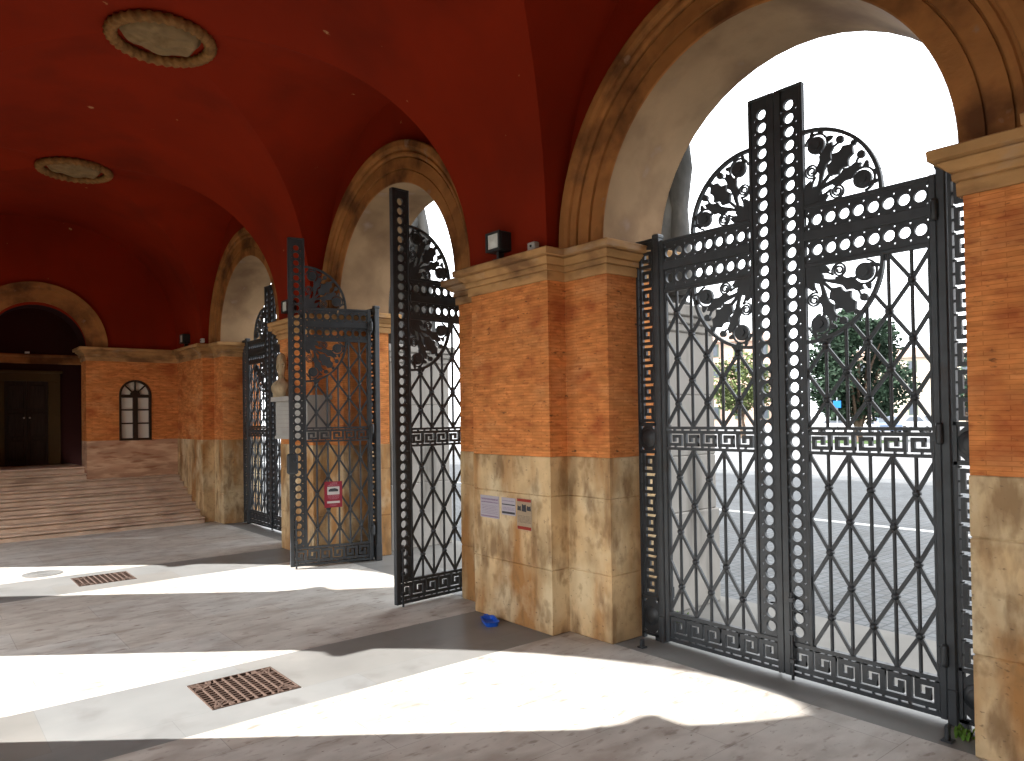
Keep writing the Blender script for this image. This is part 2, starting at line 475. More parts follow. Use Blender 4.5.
# ------------------------------------------------------------------ arcade walls
def arcade(side):
    right = side == 'right'
    fx = (lambda x: x) if right else mir
    # upper wall with arch openings: parametric between arch and top
    w = MB()
    ZT = 6.2
    def quad(a, b, c, d, m=0):
        w.add([a, b, c, d], [[0, 1, 2, 3]], m)
    edges = []
    n = 24
    for xx in (XS, XB):
        for yc in bays:
            for i in range(n):
                a0, a1 = PI - PI * i / n, PI - PI * (i + 1) / n
                AW = AR + .03 if xx == XS else AR
                p = [(fx(xx), yc + AW * math.cos(a), ZA + .012 + AW * math.sin(a)) for a in (a0, a1)]
                q = [(fx(xx), c[1], ZT) for c in p]
                quad(p[0], p[1], q[1], q[0], 0 if xx == XS else 1)
            if xx == XS:
                for sg in (-1, 1):
                    quad((fx(xx), yc + sg * 1.361, ZC1 - .02), (fx(xx), yc + sg * 1.361, ZA + .012), (fx(xx), yc + sg * 1.4, ZA + .012), (fx(xx), yc + sg * 1.4, ZC1 - .02), 0)
        AW = AR + .03 if xx == XS else AR
        spans = [(YN, bays[0] - AW)] + [(a + AW, b - AW) for a, b in zip(bays, bays[1:])] + [(bays[-1] + AW, YE + .6)]
        for y0, y1 in spans:
            quad((fx(xx), y0, ZC1 - .02), (fx(xx), y1, ZC1 - .02), (fx(xx), y1, ZT), (fx(xx), y0, ZT), 0 if xx == XS else 1)
            if xx == XB:
                quad((fx(xx), y0, 0), (fx(xx), y1, 0), (fx(xx), y1, ZC1), (fx(xx), y0, ZC1), 1)
    quad((fx(XS), YN, ZT), (fx(XB), YN, ZT), (fx(XB), YE + .6, ZT), (fx(XS), YE + .6, ZT), 1)
    wall = w.build('wall_' + side, [RED, EXTW], kind='structure')
    plans = [pier_plan(yc) for yc in piers] + [plan_last()]
    for plan in plans:
        pl = plan if right else mirror_plan(plan)
        sb = MB()
        for z0, z1 in zip(ZJ, ZJ[1:]):
            chamfer_prism(sb, pl, z0, z1)
        sb.build('stone_base', STONE, wall)
        bb = MB()
        profile_ring(bb, offset_poly(pl, -0.004), [(0, ZB - .003), (0, ZC0 + .02)])
        bb.build('brick_shaft', BRICK, wall)
        cb = MB()
        profile_ring(cb, pl, CORN)
        cb.build('cornice', CORNM, wall)
    # vertical joints of the stone blocks live in the stone itself; archivolts and soffits
    prof = [(AR, XB), (AR, XS - .035), (AR + .01, XS - .045), (AR + .135, XS - .045), (AR + .138, XS - .030), (AR + .150, XS - .030), (AR + .153, XS - .056),
            (AR + .275, XS - .056), (AR + .278, XS - .040), (AR + .290, XS - .040), (AR + .293, XS - .066), (AR + .315, XS - .080), (AR + .335, XS - .082), (AR + .345, XS - .07),
            (AR + .36, XS - .07), (AR + .37, XS - .09), (AR + .40, XS - .104), (AR + .455, XS - .106), (AO, XS - .10), (AO, XS)]
    for yc in bays:
        a = MB()
        n = 48
        for j in range(len(prof) - 1):
            v, f = [], []
            for i in range(n + 1):
                an = PI * i / n
                for (r, x) in (prof[j], prof[j + 1]):
                    v.append((fx(x), yc + r * math.cos(an), ZA + .012 + r * math.sin(an)))
            for i in range(n):
                q = [2 * i, 2 * i + 1, 2 * i + 3, 2 * i + 2]
                f.append(q if right else q[::-1])
            a.add(v, f, 1 if j == 0 else 0, smooth=True)
        a.build('archivolt', [OCHRE, SOFFIT], wall)
    return wall
wall_right = arcade('right')
wall_left = arcade('left')

# ------------------------------------------------------------------ vaulted ceiling
v = MB()
nt_ = 20
VN = 2 / 2.25
VT = 2.38
vc = lambda t: max(0.0, math.cos(t)) ** VN
vs = lambda t: max(0.0, math.sin(t)) ** VN
th = [PI / 2 * i / nt_ for i in range(nt_ + 1)]
for yc in bays:
    for sy in (-1, 1):
        for sx in (-1, 1):
            # severy of the long barrel (towards the transverse band)
            nn = 8
            P, Fc = [], []
            for t in th:
                c, s_ = vc(t), vs(t)
                for k in range(nn + 1):
                    y = VH * c + (VH - VH * c) * k / nn
                    P.append((XC + sx * VR * c, yc + sy * y, VZ + VT * s_))
            for i in range(nt_):
                for k in range(nn):
                    a = i * (nn + 1) + k
                    Fc.append([a, a + 1, a + nn + 2, a + nn + 1])
            v.add(P, Fc, 0, True)
            P, Fc = [], []
            XW = XS - XC + .004
            for t in th:
                c, s_ = vc(t), vs(t)
                for k in range(nn + 1):
                    x = VR * c + (XW - VR * c) * k / nn
                    P.append((XC + sx * x, yc + sy * VH * c, VZ + VT * s_))
            for i in range(nt_):
                for k in range(nn):
                    a = i * (nn + 1) + k
                    Fc.append([a, a + 1, a + nn + 2, a + nn + 1])
            v.add(P, Fc, 0, True)
bands = [(y - HP, y + HP) for y in piers] + [(piers[-1] + PIT - HP, YE + .02)]
for y0, y1 in bands:
    P, Fc = [], []
    for i in range(2 * nt_ + 1):
        a = PI * i / (2 * nt_)
        cx_ = VR * vc(a) if a <= PI / 2 else -VR * vc(PI - a)
        P += [(XC + cx_, y0, VZ + VT * vs(a)), (XC + cx_, y1, VZ + VT * vs(a))]
    for i in range(2 * nt_):
        Fc.append([2 * i, 2 * i + 1, 2 * i + 3, 2 * i + 2])
    v.add(P, Fc, 0, True)
v.build('ceiling', RED, kind='structure')
# the building mass above the vault and beyond the end walls
r = MB()
r.box(mir(XB) + .01, XB - .01, YN - .4, 34, 6.2, 11.6)
r.box(mir(XB) + .01, XB - .01, 19.2, 34, -.1, 6.2)
r.box(mir(XB) + .01, XB - .01, YN - 9, YN - .35, -.1, 11.6)
r.build('trim_attic', EXTW, kind='structure')

# ------------------------------------------------------------------ floor
GX0, GX1 = 1.55, 2.164
GR = [(5.006, 5.585), (5.006 + PIT, 5.585 + PIT)]
xs = sorted([mir(XB), mir(XS), GX0, GX1, XS + .03, XB])
ys = sorted([YN, YE + .1] + [y + s_ * HP for y in piers for s_ in (-1, 1)] + [y for g in GR for y in g] + [piers[-1] + PIT - HP])
fl = MB()
def in_strip(y):
    return any(abs(y - p) < HP for p in piers + [piers[-1] + PIT])
for x0, x1 in zip(xs, xs[1:]):
    for y0, y1 in zip(ys, ys[1:]):
        xm, ym = (x0 + x1) / 2, (y0 + y1) / 2
        if GX0 < xm < GX1 and any(a < ym < b for a, b in GR):
            continue
        m = 1 if (in_strip(ym) or xm > XS or xm < mir(XS)) else 0
        fl.add([(x0, y0, 0), (x1, y0, 0), (x1, y1, 0), (x0, y1, 0)], [[0, 1, 2, 3]], m)
fl.build('floor', [TRAV, GREY], kind='structure')

# drain grates: frame, long bars, cross bars, quarter-round corner plates, dark pit below
for gi, (y0, y1) in enumerate(GR):
    g = empty('drain_grate', ((GX0 + GX1) / 2, (y0 + y1) / 2, 0), 0,
              ['rusty square drain grate in the grey strip nearest the front', 'small far drain grate in the grey strip before the steps'][gi], 'drain grate', 'floor drain grates')
    hx, hy = (GX1 - GX0) / 2, (y1 - y0) / 2
    b = MB()
    b.box(-hx, hx, -hy, -hy + .014, -.02, .004, b=.003); b.box(-hx, hx, hy - .014, hy, -.02, .004, b=.003)
    b.box(-hx, -hx + .014, -hy + .014, hy - .014, -.02, .004, b=.003); b.box(hx - .014, hx, -hy + .014, hy - .014, -.02, .004, b=.003)
    b.build('frame', GRATE, g)
    b = MB()
    for k in range(1, 10):
        x = -hx + .01 + (2 * hx - .02) * k / 10
        b.box(x - .008, x + .008, -hy + .01, hy - .01, -.02, .004, b=.003)
    for k in range(1, 12):
        y = -hy + .03 + (2 * hy - .06) * k / 12
        b.box(-hx + .01, hx - .01, y - .006, y + .006, -.02, .001)
    b.build('grid_bars', GRATE, g)
    for sx in (-1, 1):
        for sy in (-1, 1):
            b = MB()
            cx, cy = sx * (hx - .02), sy * (hy - .02)
            arc = [(cx - sx * .13 * math.cos(PI / 2 * i / 8), cy - sy * .13 * math.sin(PI / 2 * i / 8)) for i in range(9)]
            b.extr([ribbon(arc, .018)], -.014, .005, ID)
            for i in (2, 4, 6):
                b.extr([ribbon([(cx, cy), arc[i]], .014)], -.012, .0035 + .0003 * i, ID)
            b.build('corner_plate', GRATE, g)
    b = MB()
    b.add([(-hx, -hy, -.35), (hx, -hy, -.35), (hx, hy, -.35), (-hx, hy, -.35), (-hx, -hy, -.02), (hx, -hy, -.02), (hx, hy, -.02), (-hx, hy, -.02)],
          [[0, 1, 2, 3], [0, 4, 5, 1], [1, 5, 6, 2], [2, 6, 7, 3], [3, 7, 4, 0]])
    b.build('pit', PITM, g)

# ------------------------------------------------------------------ far end wall
DX0, DX1 = XC - .79, XC + .79
DZ = 3.28
w = MB()
def wq(pts, m=0): w.add(pts, [list(range(len(pts)))], m)
n = 24
for i in range(n):
    a0, a1 = PI - PI * i / n, PI - PI * (i + 1) / n
    p = [(XC + .79 * math.cos(a), YE, DZ + .79 * math.sin(a)) for a in (a0, a1)]
    wq([p[0], p[1], (p[1][0], YE, 6.2), (p[0][0], YE, 6.2)])
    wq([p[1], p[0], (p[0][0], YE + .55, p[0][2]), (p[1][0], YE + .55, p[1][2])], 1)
wq([(DX1, YE, ZC1 - .02), (XP + .3, YE, ZC1 - .02), (XP + .3, YE, 6.2), (DX1, YE, 6.2)])
wq([(mir(XP) - .3, YE, ZC1 - .02), (DX0, YE, ZC1 - .02), (DX0, YE, 6.2), (mir(XP) - .3, YE, 6.2)])
wall_far = w.build('wall_far', [RED, SHADERED], kind='structure')
WX0, WX1, WZ0, WZS = 3.22, 3.80, 1.53, 2.43
for sx in (1, -1):
    a, b_ = (DX1, XP) if sx > 0 else (mir(XP), DX0)
    m = MB(); m.box(a - (.1 if sx < 0 else 0), b_ + (.1 if sx > 0 else 0), YE, YE + .5, .5, ZB, b=.006)
    m.build('marble_dado', MARBLE, wall_far)
    m = MB()
    if sx > 0:   # brick with the window opening
        loop = [(a, ZB), (WX0, ZB), (WX0, WZS)] + [((WX0 + WX1) / 2 - (WX1 - WX0) / 2 * math.cos(PI * i / 16), WZS + (WX1 - WX0) / 2 * math.sin(PI * i / 16)) for i in range(1, 16)] + [(WX1, WZS), (WX1, ZB), (b_ + .1, ZB), (b_ + .1, ZC0 + .02), (a, ZC0 + .02)]
    else:
        loop = [(a, ZB), (b_, ZB), (b_, ZC0 + .02), (a, ZC0 + .02)]
    m.extr([loop], YE + .5, YE + .004, lambda a, b, t: (a, t, b))
    m.build('brick_panel', BRICK, wall_far)
    m = MB()
    pl = [(a - (0 if sx > 0 else .05), YE), (b_ + (.05 if sx > 0 else 0), YE), (b_ + (.05 if sx > 0 else 0), YE + .5), (a - (0 if sx > 0 else .05), YE + .5)]
    profile_ring(m, pl, CORN)
    m.build('cornice', CORNM, wall_far)
m = MB()
prof = [(.79, YE + .3), (.79, YE - .03), (.80, YE - .035), (.93, YE - .035), (.935, YE - .05), (1.04, YE - .05), (1.06, YE - .075), (1.15, YE - .08), (1.15, YE)]
for j in range(len(prof) - 1):
    vv, ff = [], []
    for i in range(41):
        an = PI * i / 40
        for (rr, y) in (prof[j], prof[j + 1]):
            vv.append((XC + rr * math.cos(an), y, DZ + .05 + rr * math.sin(an)))
    for i in range(40):
        ff.append([2 * i + 2, 2 * i + 3, 2 * i + 1, 2 * i])
    m.add(vv, ff, 0, True)
m.build('archivolt', OCHRE, wall_far)

# recess behind the end arch: side walls, back wall, band, ceiling, landing
YR = 17.5
m = MB()
RX0, RX1 = XC - 1.15, XC + 1.15
m.box(RX0 - .2, RX1 + .2, YR, YR + .3, .9, 4.6)
m.box(RX1, RX1 + .2, YE + .5, YR, .9, 4.6); m.box(RX0 - .2, RX0, YE + .5, YR, .9, 4.6)
m.box(RX0 - .2, RX1 + .2, YE + .5, YR, 4.45, 4.6)
rec = m.build('wall_recess', SHADERED, kind='structure')
m = MB()
m.box(RX0, RX1, YR - .07, YR, 3.09, 3.26, b=.02)
m.box(RX0, RX1, YR - .11, YR, 3.22, 3.28, b=.015)
m.box(RX1 - .07, RX1, YE + .5, YR, 3.09, 3.26, b=.02)
m.build('band', OCHRE, rec)
m = MB()
m.box(RX1 - .16, RX1, YR - .34, YR - .22, 1.055, 2.62, b=.01); m.box(RX0, RX0 + .16, YR - .34, YR - .22, 1.055, 2.62, b=.01)
m.build('side_jamb', DOORFR, rec)
# door in the recess
dz0 = 1.055
d = empty('door_1', (XC, YR, dz0)); tag(d, kind='structure')
m = MB()
m.box(-.58, -.365, -.09, -.0, 0, 1.68, b=.012); m.box(.365, .58, -.09, -.0, 0, 1.68, b=.012); m.box(-.58, .58, -.09, 0, 1.68, 1.865, b=.012)
m.box(-.62, .62, -.12, 0, 1.84, 1.9, b=.015)
m.build('frame', DOORFR, d)
for sx in (-1, 1):
    m = MB()
    x0, x1 = (0.003, .365) if sx > 0 else (-.365, -.003)
    m.box(x0, x1, -.05, -.0, 0, 1.68)
    for z0, z1 in ((.08, .5), (.58, 1.05), (1.13, 1.6)):
        m.box(x0 + .05, x1 - .05, -.075, -.05, z0, z1, b=.015)
    lf = m.build('door_leaf', WOOD, d)
    m = MB(); m.lathe([(.0, -.05), (.018, -.05), (.012, -.02), (.012, 0)], (sx * .05, -.05, .95), 10, axis='Y')
    m.build('handle', WPLAS, lf)

# window in the far wall
wn = empty('window_1', ((WX0 + WX1) / 2, YE, WZ0)); tag(wn, kind='structure')
hw = (WX1 - WX0) / 2
zs = WZS - WZ0
def arch_loop(r, z0, n=16):
    return [(r, z0), (r, zs)] + [(r * math.cos(PI * i / n), zs + r * math.sin(PI * i / n)) for i in range(1, n)] + [(-r, zs), (-r, z0)]
WF = lambda a, b, t: (a, -t, b)
m = MB()
m.extr([arch_loop(hw, 0), arch_loop(hw - .04, .045)], -.12, .015, WF)
m.box(-.042, .042, -.01, .1, .04, zs); m.box(-hw + .03, hw - .03, -.012, .1, zs - .06, zs)
m.build('frame', WINF, wn)
m = MB()
for z in (.335, .60):
    m.box(-hw + .03, -.042, 0, .05, z - .014, z + .014); m.box(.042, hw - .03, 0, .05, z - .014, z + .014)
for an in (45, 90, 135):
    c, s_ = math.cos(math.radians(an)), math.sin(math.radians(an))
    m.extr([ribbon([(.07 * c, zs + .07 * s_), ((hw - .03) * c, zs + (hw - .03) * s_)], .022)], -.05, .0, WF)
m.extr([arch_loop(.085, zs - .02)], -.05, .002, WF)
m.build('glazing_bars', WINF, wn)
m = MB(); m.extr([arch_loop(hw - .03, .03)], -.075, -.055, WF)
m.build('pane', PANE, wn)

# ------------------------------------------------------------------ steps
st = empty('stone_staircase', (XC, 14.2, 0), 0, 'broad flight of worn travertine steps rising to the dark doorway', 'staircase')
rise = .117
for k in range(9):
    m = MB()
    if k < 7:
        x0, x1 = mir(XP) - XC + .004, XP - XC - .004
        y = k * .26
        yb = YE - 14.2 if k < 6 else YE - 14.2
        m.box(x0, x1, y, yb - .003, k * rise, (k + 1) * rise - .052)
        m.box(x0, x1, y + .06, yb - .003, (k + 1) * rise - .052, (k + 1) * rise - .034)
        m.box(x0, x1, y - .032, yb - .003, (k + 1) * rise - .035, (k + 1) * rise, b=.012)
    else:
        x0, x1 = -.785, .785
        y = 1.70 + (k - 7) * .22
        m.box(x0, x1, y, YR - 14.203, k * rise, (k + 1) * rise - .052)
        m.box(x0, x1, y + .06, YR - 14.203, (k + 1) * rise - .052, (k + 1) * rise - .034)
        m.box(x0, x1, y - .032, YR - 14.203, (k + 1) * rise - .035, (k + 1) * rise, b=.012)
    m.build('step', STEP, st)

# near end wall (behind the camera)
m = MB()
m.box(mir(XP) - .3, XP + .3, YN - .3, YN, ZC1, 6.2, 0)
m.box(mir(XP) - .3, XP + .3, YN - .3, YN, ZB, ZC1, 1)
m.box(mir(XP) - .3, XP + .3, YN - .3, YN, 0, ZB, 2)
m.build('wall_near', [RED, BRICK, STONE], kind='structure')

# ------------------------------------------------------------------ ceiling roundels
def roundel(loc, label):
    o = empty('ceiling_roundel', loc, 0, label, 'ceiling medallion', 'relief roundels at the vault crowns')
    m = MB()   # braided wreath ring: torus with bumps
    nr, nc = 204, 10
    vv, ff = [], []
    for i in range(nr):
        a = 2 * PI * i / nr
        for k in range(nc):
            b = 2 * PI * k / nc
            rr = .055 * (1 + .2 * math.sin(34 * a + 2 * b))
            q = .445 + rr * math.cos(b)
            vv.append((q * math.cos(a), q * math.sin(a), rr * .9 * math.sin(b)))
    for i in range(nr):
        for k in range(nc):
            ff.append([i * nc + k, ((i + 1) % nr) * nc + k, ((i + 1) % nr) * nc + (k + 1) % nc, i * nc + (k + 1) % nc])
    m.add(vv, ff, 0, True)
    m.build('wreath', WREATH, o)
    m = MB()   # recessed bed with a raised, worn relief
    g = 40
    vv, ff = [], []
    for i in range(g + 1):
        for j in range(g + 1):
            a, b = -1 + 2 * i / g, -1 + 2 * j / g
            x, y = a * math.sqrt(1 - b * b / 2) * .40, b * math.sqrt(1 - a * a / 2) * .40
            e = math.hypot((x + .015) / .365, (y + .02) / (.33 + .03 * math.sin(9 * x)))
            h = .075 * (1 - min(1, max(0, (e - .86) / .16)))
            h += (.028 * noise.noise(Vector((x * 7, y * 7, 3.1))) + .02 * math.exp(-((y - .4 * x) / .05) ** 2) + .02 * math.exp(-((y + .4 * x) / .05) ** 2)) * (1 if e < .95 else .2)
            vv.append((x, y, .055 - h))
    for i in range(g):
        for j in range(g):
            a = i * (g + 1) + j
            ff.append([a, a + 1, a + g + 2, a + g + 1])
    m.add(vv, ff, 0, True)
    m.build('relief_bed', RELIEF, o)
roundel((XC + .08, bays[2] + .03, 5.63), 'oval-looking relief medallion with braided rim, the larger one overhead')
roundel((XC + .08, bays[3] + .03, 5.63), 'smaller farther relief medallion on the red vault')

# ------------------------------------------------------------------ wrought-iron gate leaf
LY = lambda a, b, t: (a, t, b)          # leaf plane: a along the leaf from the hinge, b up, t thickness
S1, S0 = 1.107, .1                       # free edge, end of hinge post
SB = .913                                # inner edge of the perforated stile
SH = 1.019                               # hole column
ZK0, ZK1, ZM0, ZM1, ZR0, ZR1, ZU = .028, .269, 1.601, 1.792, 2.906, 3.333, 4.213
HR, HPI = .037, .096
def slab(mb, a0, a1, b0, b1, t):
    mb.box(a0, a1, -t, t, b0, b1, b=.003)
def key_band(mb, a0, a1, b0, b1, pitch, rail, t=.014, vertical=False, flip=False):
    """running Greek key between two rails"""
    fr = (lambda a, b, t_: (a, t_, b)) if not vertical else (lambda a, b, t_: (b, t_, a))
    def bx(p0, p1, q0, q1, tt):
        if vertical: mb.box(q0, q1, -tt, tt, p0, p1)
        else: mb.box(p0, p1, -tt, tt, q0, q1)
    bx(a0, a1, b0, b0 + rail, t + .006); bx(a0, a1, b1 - rail, b1, t + .006)
    n = max(1, round((a1 - a0) / pitch)); pt = (a1 - a0) / n
    slit = .011
    h0, h1 = b0 + rail + slit, b1 - rail - slit
    lw = (h1 - h0) * .20
    row = lambda k: h0 + lw / 2 + (h1 - h0 - lw) * k / 3
    mx = (lambda x: (2 * h0 + (h1 - h0)) - x) if flip else (lambda x: x)
    def seg(p0, p1, r0, r1, e):
        q0, q1 = sorted((mx(r0), mx(r1)))
        bx(min(p0, p1) - lw / 2, max(p0, p1) + lw / 2, q0 - lw / 2, q1 + lw / 2, t - e)
    bx(a0, a1, *sorted((mx(h0), mx(h0 + lw))), t)
    for i in range(n):
        x = a0 + pt * i + lw * .7
        u = pt / 4.15
        seg(x, x, row(0), row(3), .0005)
        seg(x, x + 2.9 * u, row(3), row(3), .001)
        seg(x + 2.9 * u, x + 2.9 * u, row(3), row(1), .0015)
        seg(x + 2.9 * u, x + 1.3 * u, row(1), row(1), .002)
        seg(x + 1.3 * u, x + 1.3 * u, row(1), row(2), .0025)
        # ties to the rails
        bx(x - .007, x + .007, b0, h0 + .004, t - .003); bx(x + 1.4 * u - .007, x + 1.4 * u + .007, h1 - .004, b1, t - .003)
        bx(x + 1.6 * u - .006, x + 1.6 * u + .006, b0, h0 + .004, t - .003); bx(x + 3.3 * u, x + 3.3 * u + .012, h1 - .004, b1, t - .003)
def leaf2d(base, ang, ln, wd, lobes=3, k=.28):
    pts_r, pts_l = [], []
    n = lobes * 6
    for i in range(n + 1):
        t = i / n
        w_ = wd * (math.sin(PI * min(1, t * .96 + .04)) ** .7) * .5
        w_ *= 1 - k * abs(math.cos(PI * lobes * t))
        pts_r.append((t * ln, -w_)); pts_l.append((t * ln, w_))
    out = pts_r + pts_l[::-1][1:-1]
    c, s_ = math.cos(ang), math.sin(ang)
    return [(base[0] + x * c - y * s_, base[1] + x * s_ + y * c) for x, y in out]
def tri(x, z):
    return circ(x, z, .012, 3, PI / 6)[::-1]
def fan(mb, sgn):
    """quarter palmette with its corner on the stile; sgn=+1 above the rail, -1 below"""
    RF = .535
    zc = ZR1 if sgn > 0 else ZR0
    fr = lambda a, b, t: (SB - a, t, zc + sgn * b)
    D = lambda g: math.radians(g)
    E = lambda lp, t: mb.extr([lp], -t, t, fr)
    arc = [(RF * math.cos(D(g)) , RF * math.sin(D(g))) for g in np.linspace(0, 90, 25)]
    E(ribbon([(x * .978, y * .978) for x, y in arc], .024), .017)
    E(leaf2d((.0, .0), D(45), .17, .12, 3), .013)
    E(leaf2d((.0, .03), D(72), .15, .07, 2), .011); E(leaf2d((.03, .0), D(18), .15, .07, 2), .0105)
    def stem(p, q, bend, w0=.018, w1=.012, t=.009):
        pts = []
        for i in range(13):
            k = i / 12
            x, y = p[0] + (q[0] - p[0]) * k, p[1] + (q[1] - p[1]) * k
            dx, dy = q[0] - p[0], q[1] - p[1]
            o = bend * math.sin(PI * k)
            pts.append((x - dy * o, y + dx * o))
        E(ribbon(pts, [w0 + (w1 - w0) * i / 12 for i in range(13)]), t)
    ro = lambda g, q: (q * math.cos(D(g)), q * math.sin(D(g)))
    for mrr in (0, 1):
        sw = (lambda p: (p[1], p[0])) if mrr else (lambda p: p)
        sg = -1 if mrr else 1
        e = .0006 * mrr
        # rosette with raised boss and a curl around it
        rc = sw((.405, .092))
        E(circ(rc[0], rc[1], .06, 20), .014 - e); E(circ(rc[0], rc[1], .03, 14), .022)
        stem(sw((.11, .095)), rc, .16 * sg, .02, .016, .0095 - e)
        pts = [(rc[0] + .079 * math.cos(D(g)), rc[1] + .079 * math.sin(D(g))) for g in (np.linspace(-80, 150, 17) if not mrr else np.linspace(170, -60, 17))]
        E(ribbon(pts, .013), .0085 - e)
        for g in (20, 75):
            gg = g if not mrr else 90 - g
            b = (rc[0] + .09 * math.cos(D(gg)), rc[1] + .09 * math.sin(D(gg)))
            E(circ(b[0], b[1], .019, 10), .0078 - e)
            E(leaf2d(b, D(gg), .035, .03, 1), .0066 - e)
        # scroll
        cc = sw((.235, .055))
        pts = []
        for i in range(34):
            g = i / 33 * 2.2 * 2 * PI
            q = .052 * (1 - i / 33 * .78)
            x, y = q * math.cos(g + 2.6), q * math.sin(g + 2.6)
            pts.append((cc[0] + x, cc[1] + y) if not mrr else (cc[0] + y, cc[1] + x))
        E(ribbon(pts, .0115), .008 - e)
        stem(sw((.09, .05)), sw((.19, .08)), -.1 * sg, .016, .012, .0075 - e)
        # side leaf with a bud
        E(leaf2d(ro(27 if not mrr else 63, .23), D(27 if not mrr else 63), .22, .095, 3, .35), .0118 - e)
        stem(sw((.12, .10)), ro(27 if not mrr else 63, .26), .05 * sg, .016, .016, .0088 - e)
        bd = ro(33 if not mrr else 57, .475)
        E(circ(bd[0], bd[1], .026, 14), .0125 - e)
        stem(ro(27 if not mrr else 63, .40), ro(34 if not mrr else 56, .50), .1 * sg, .014, .010, .0072 - e)
        bd = ro(13 if not mrr else 77, .497)
        E(leaf2d(ro(6 if not mrr else 84, .42), D(13 if not mrr else 77), .1, .035, 2), .007 - e)
    E(leaf2d(ro(45, .25), D(45), .235, .16, 3, .38), .0132)
    stem(ro(45, .13), ro(45, .3), .0, .022, .018, .0101)
    E(circ(*ro(45, .495), .018, 12), .0122)

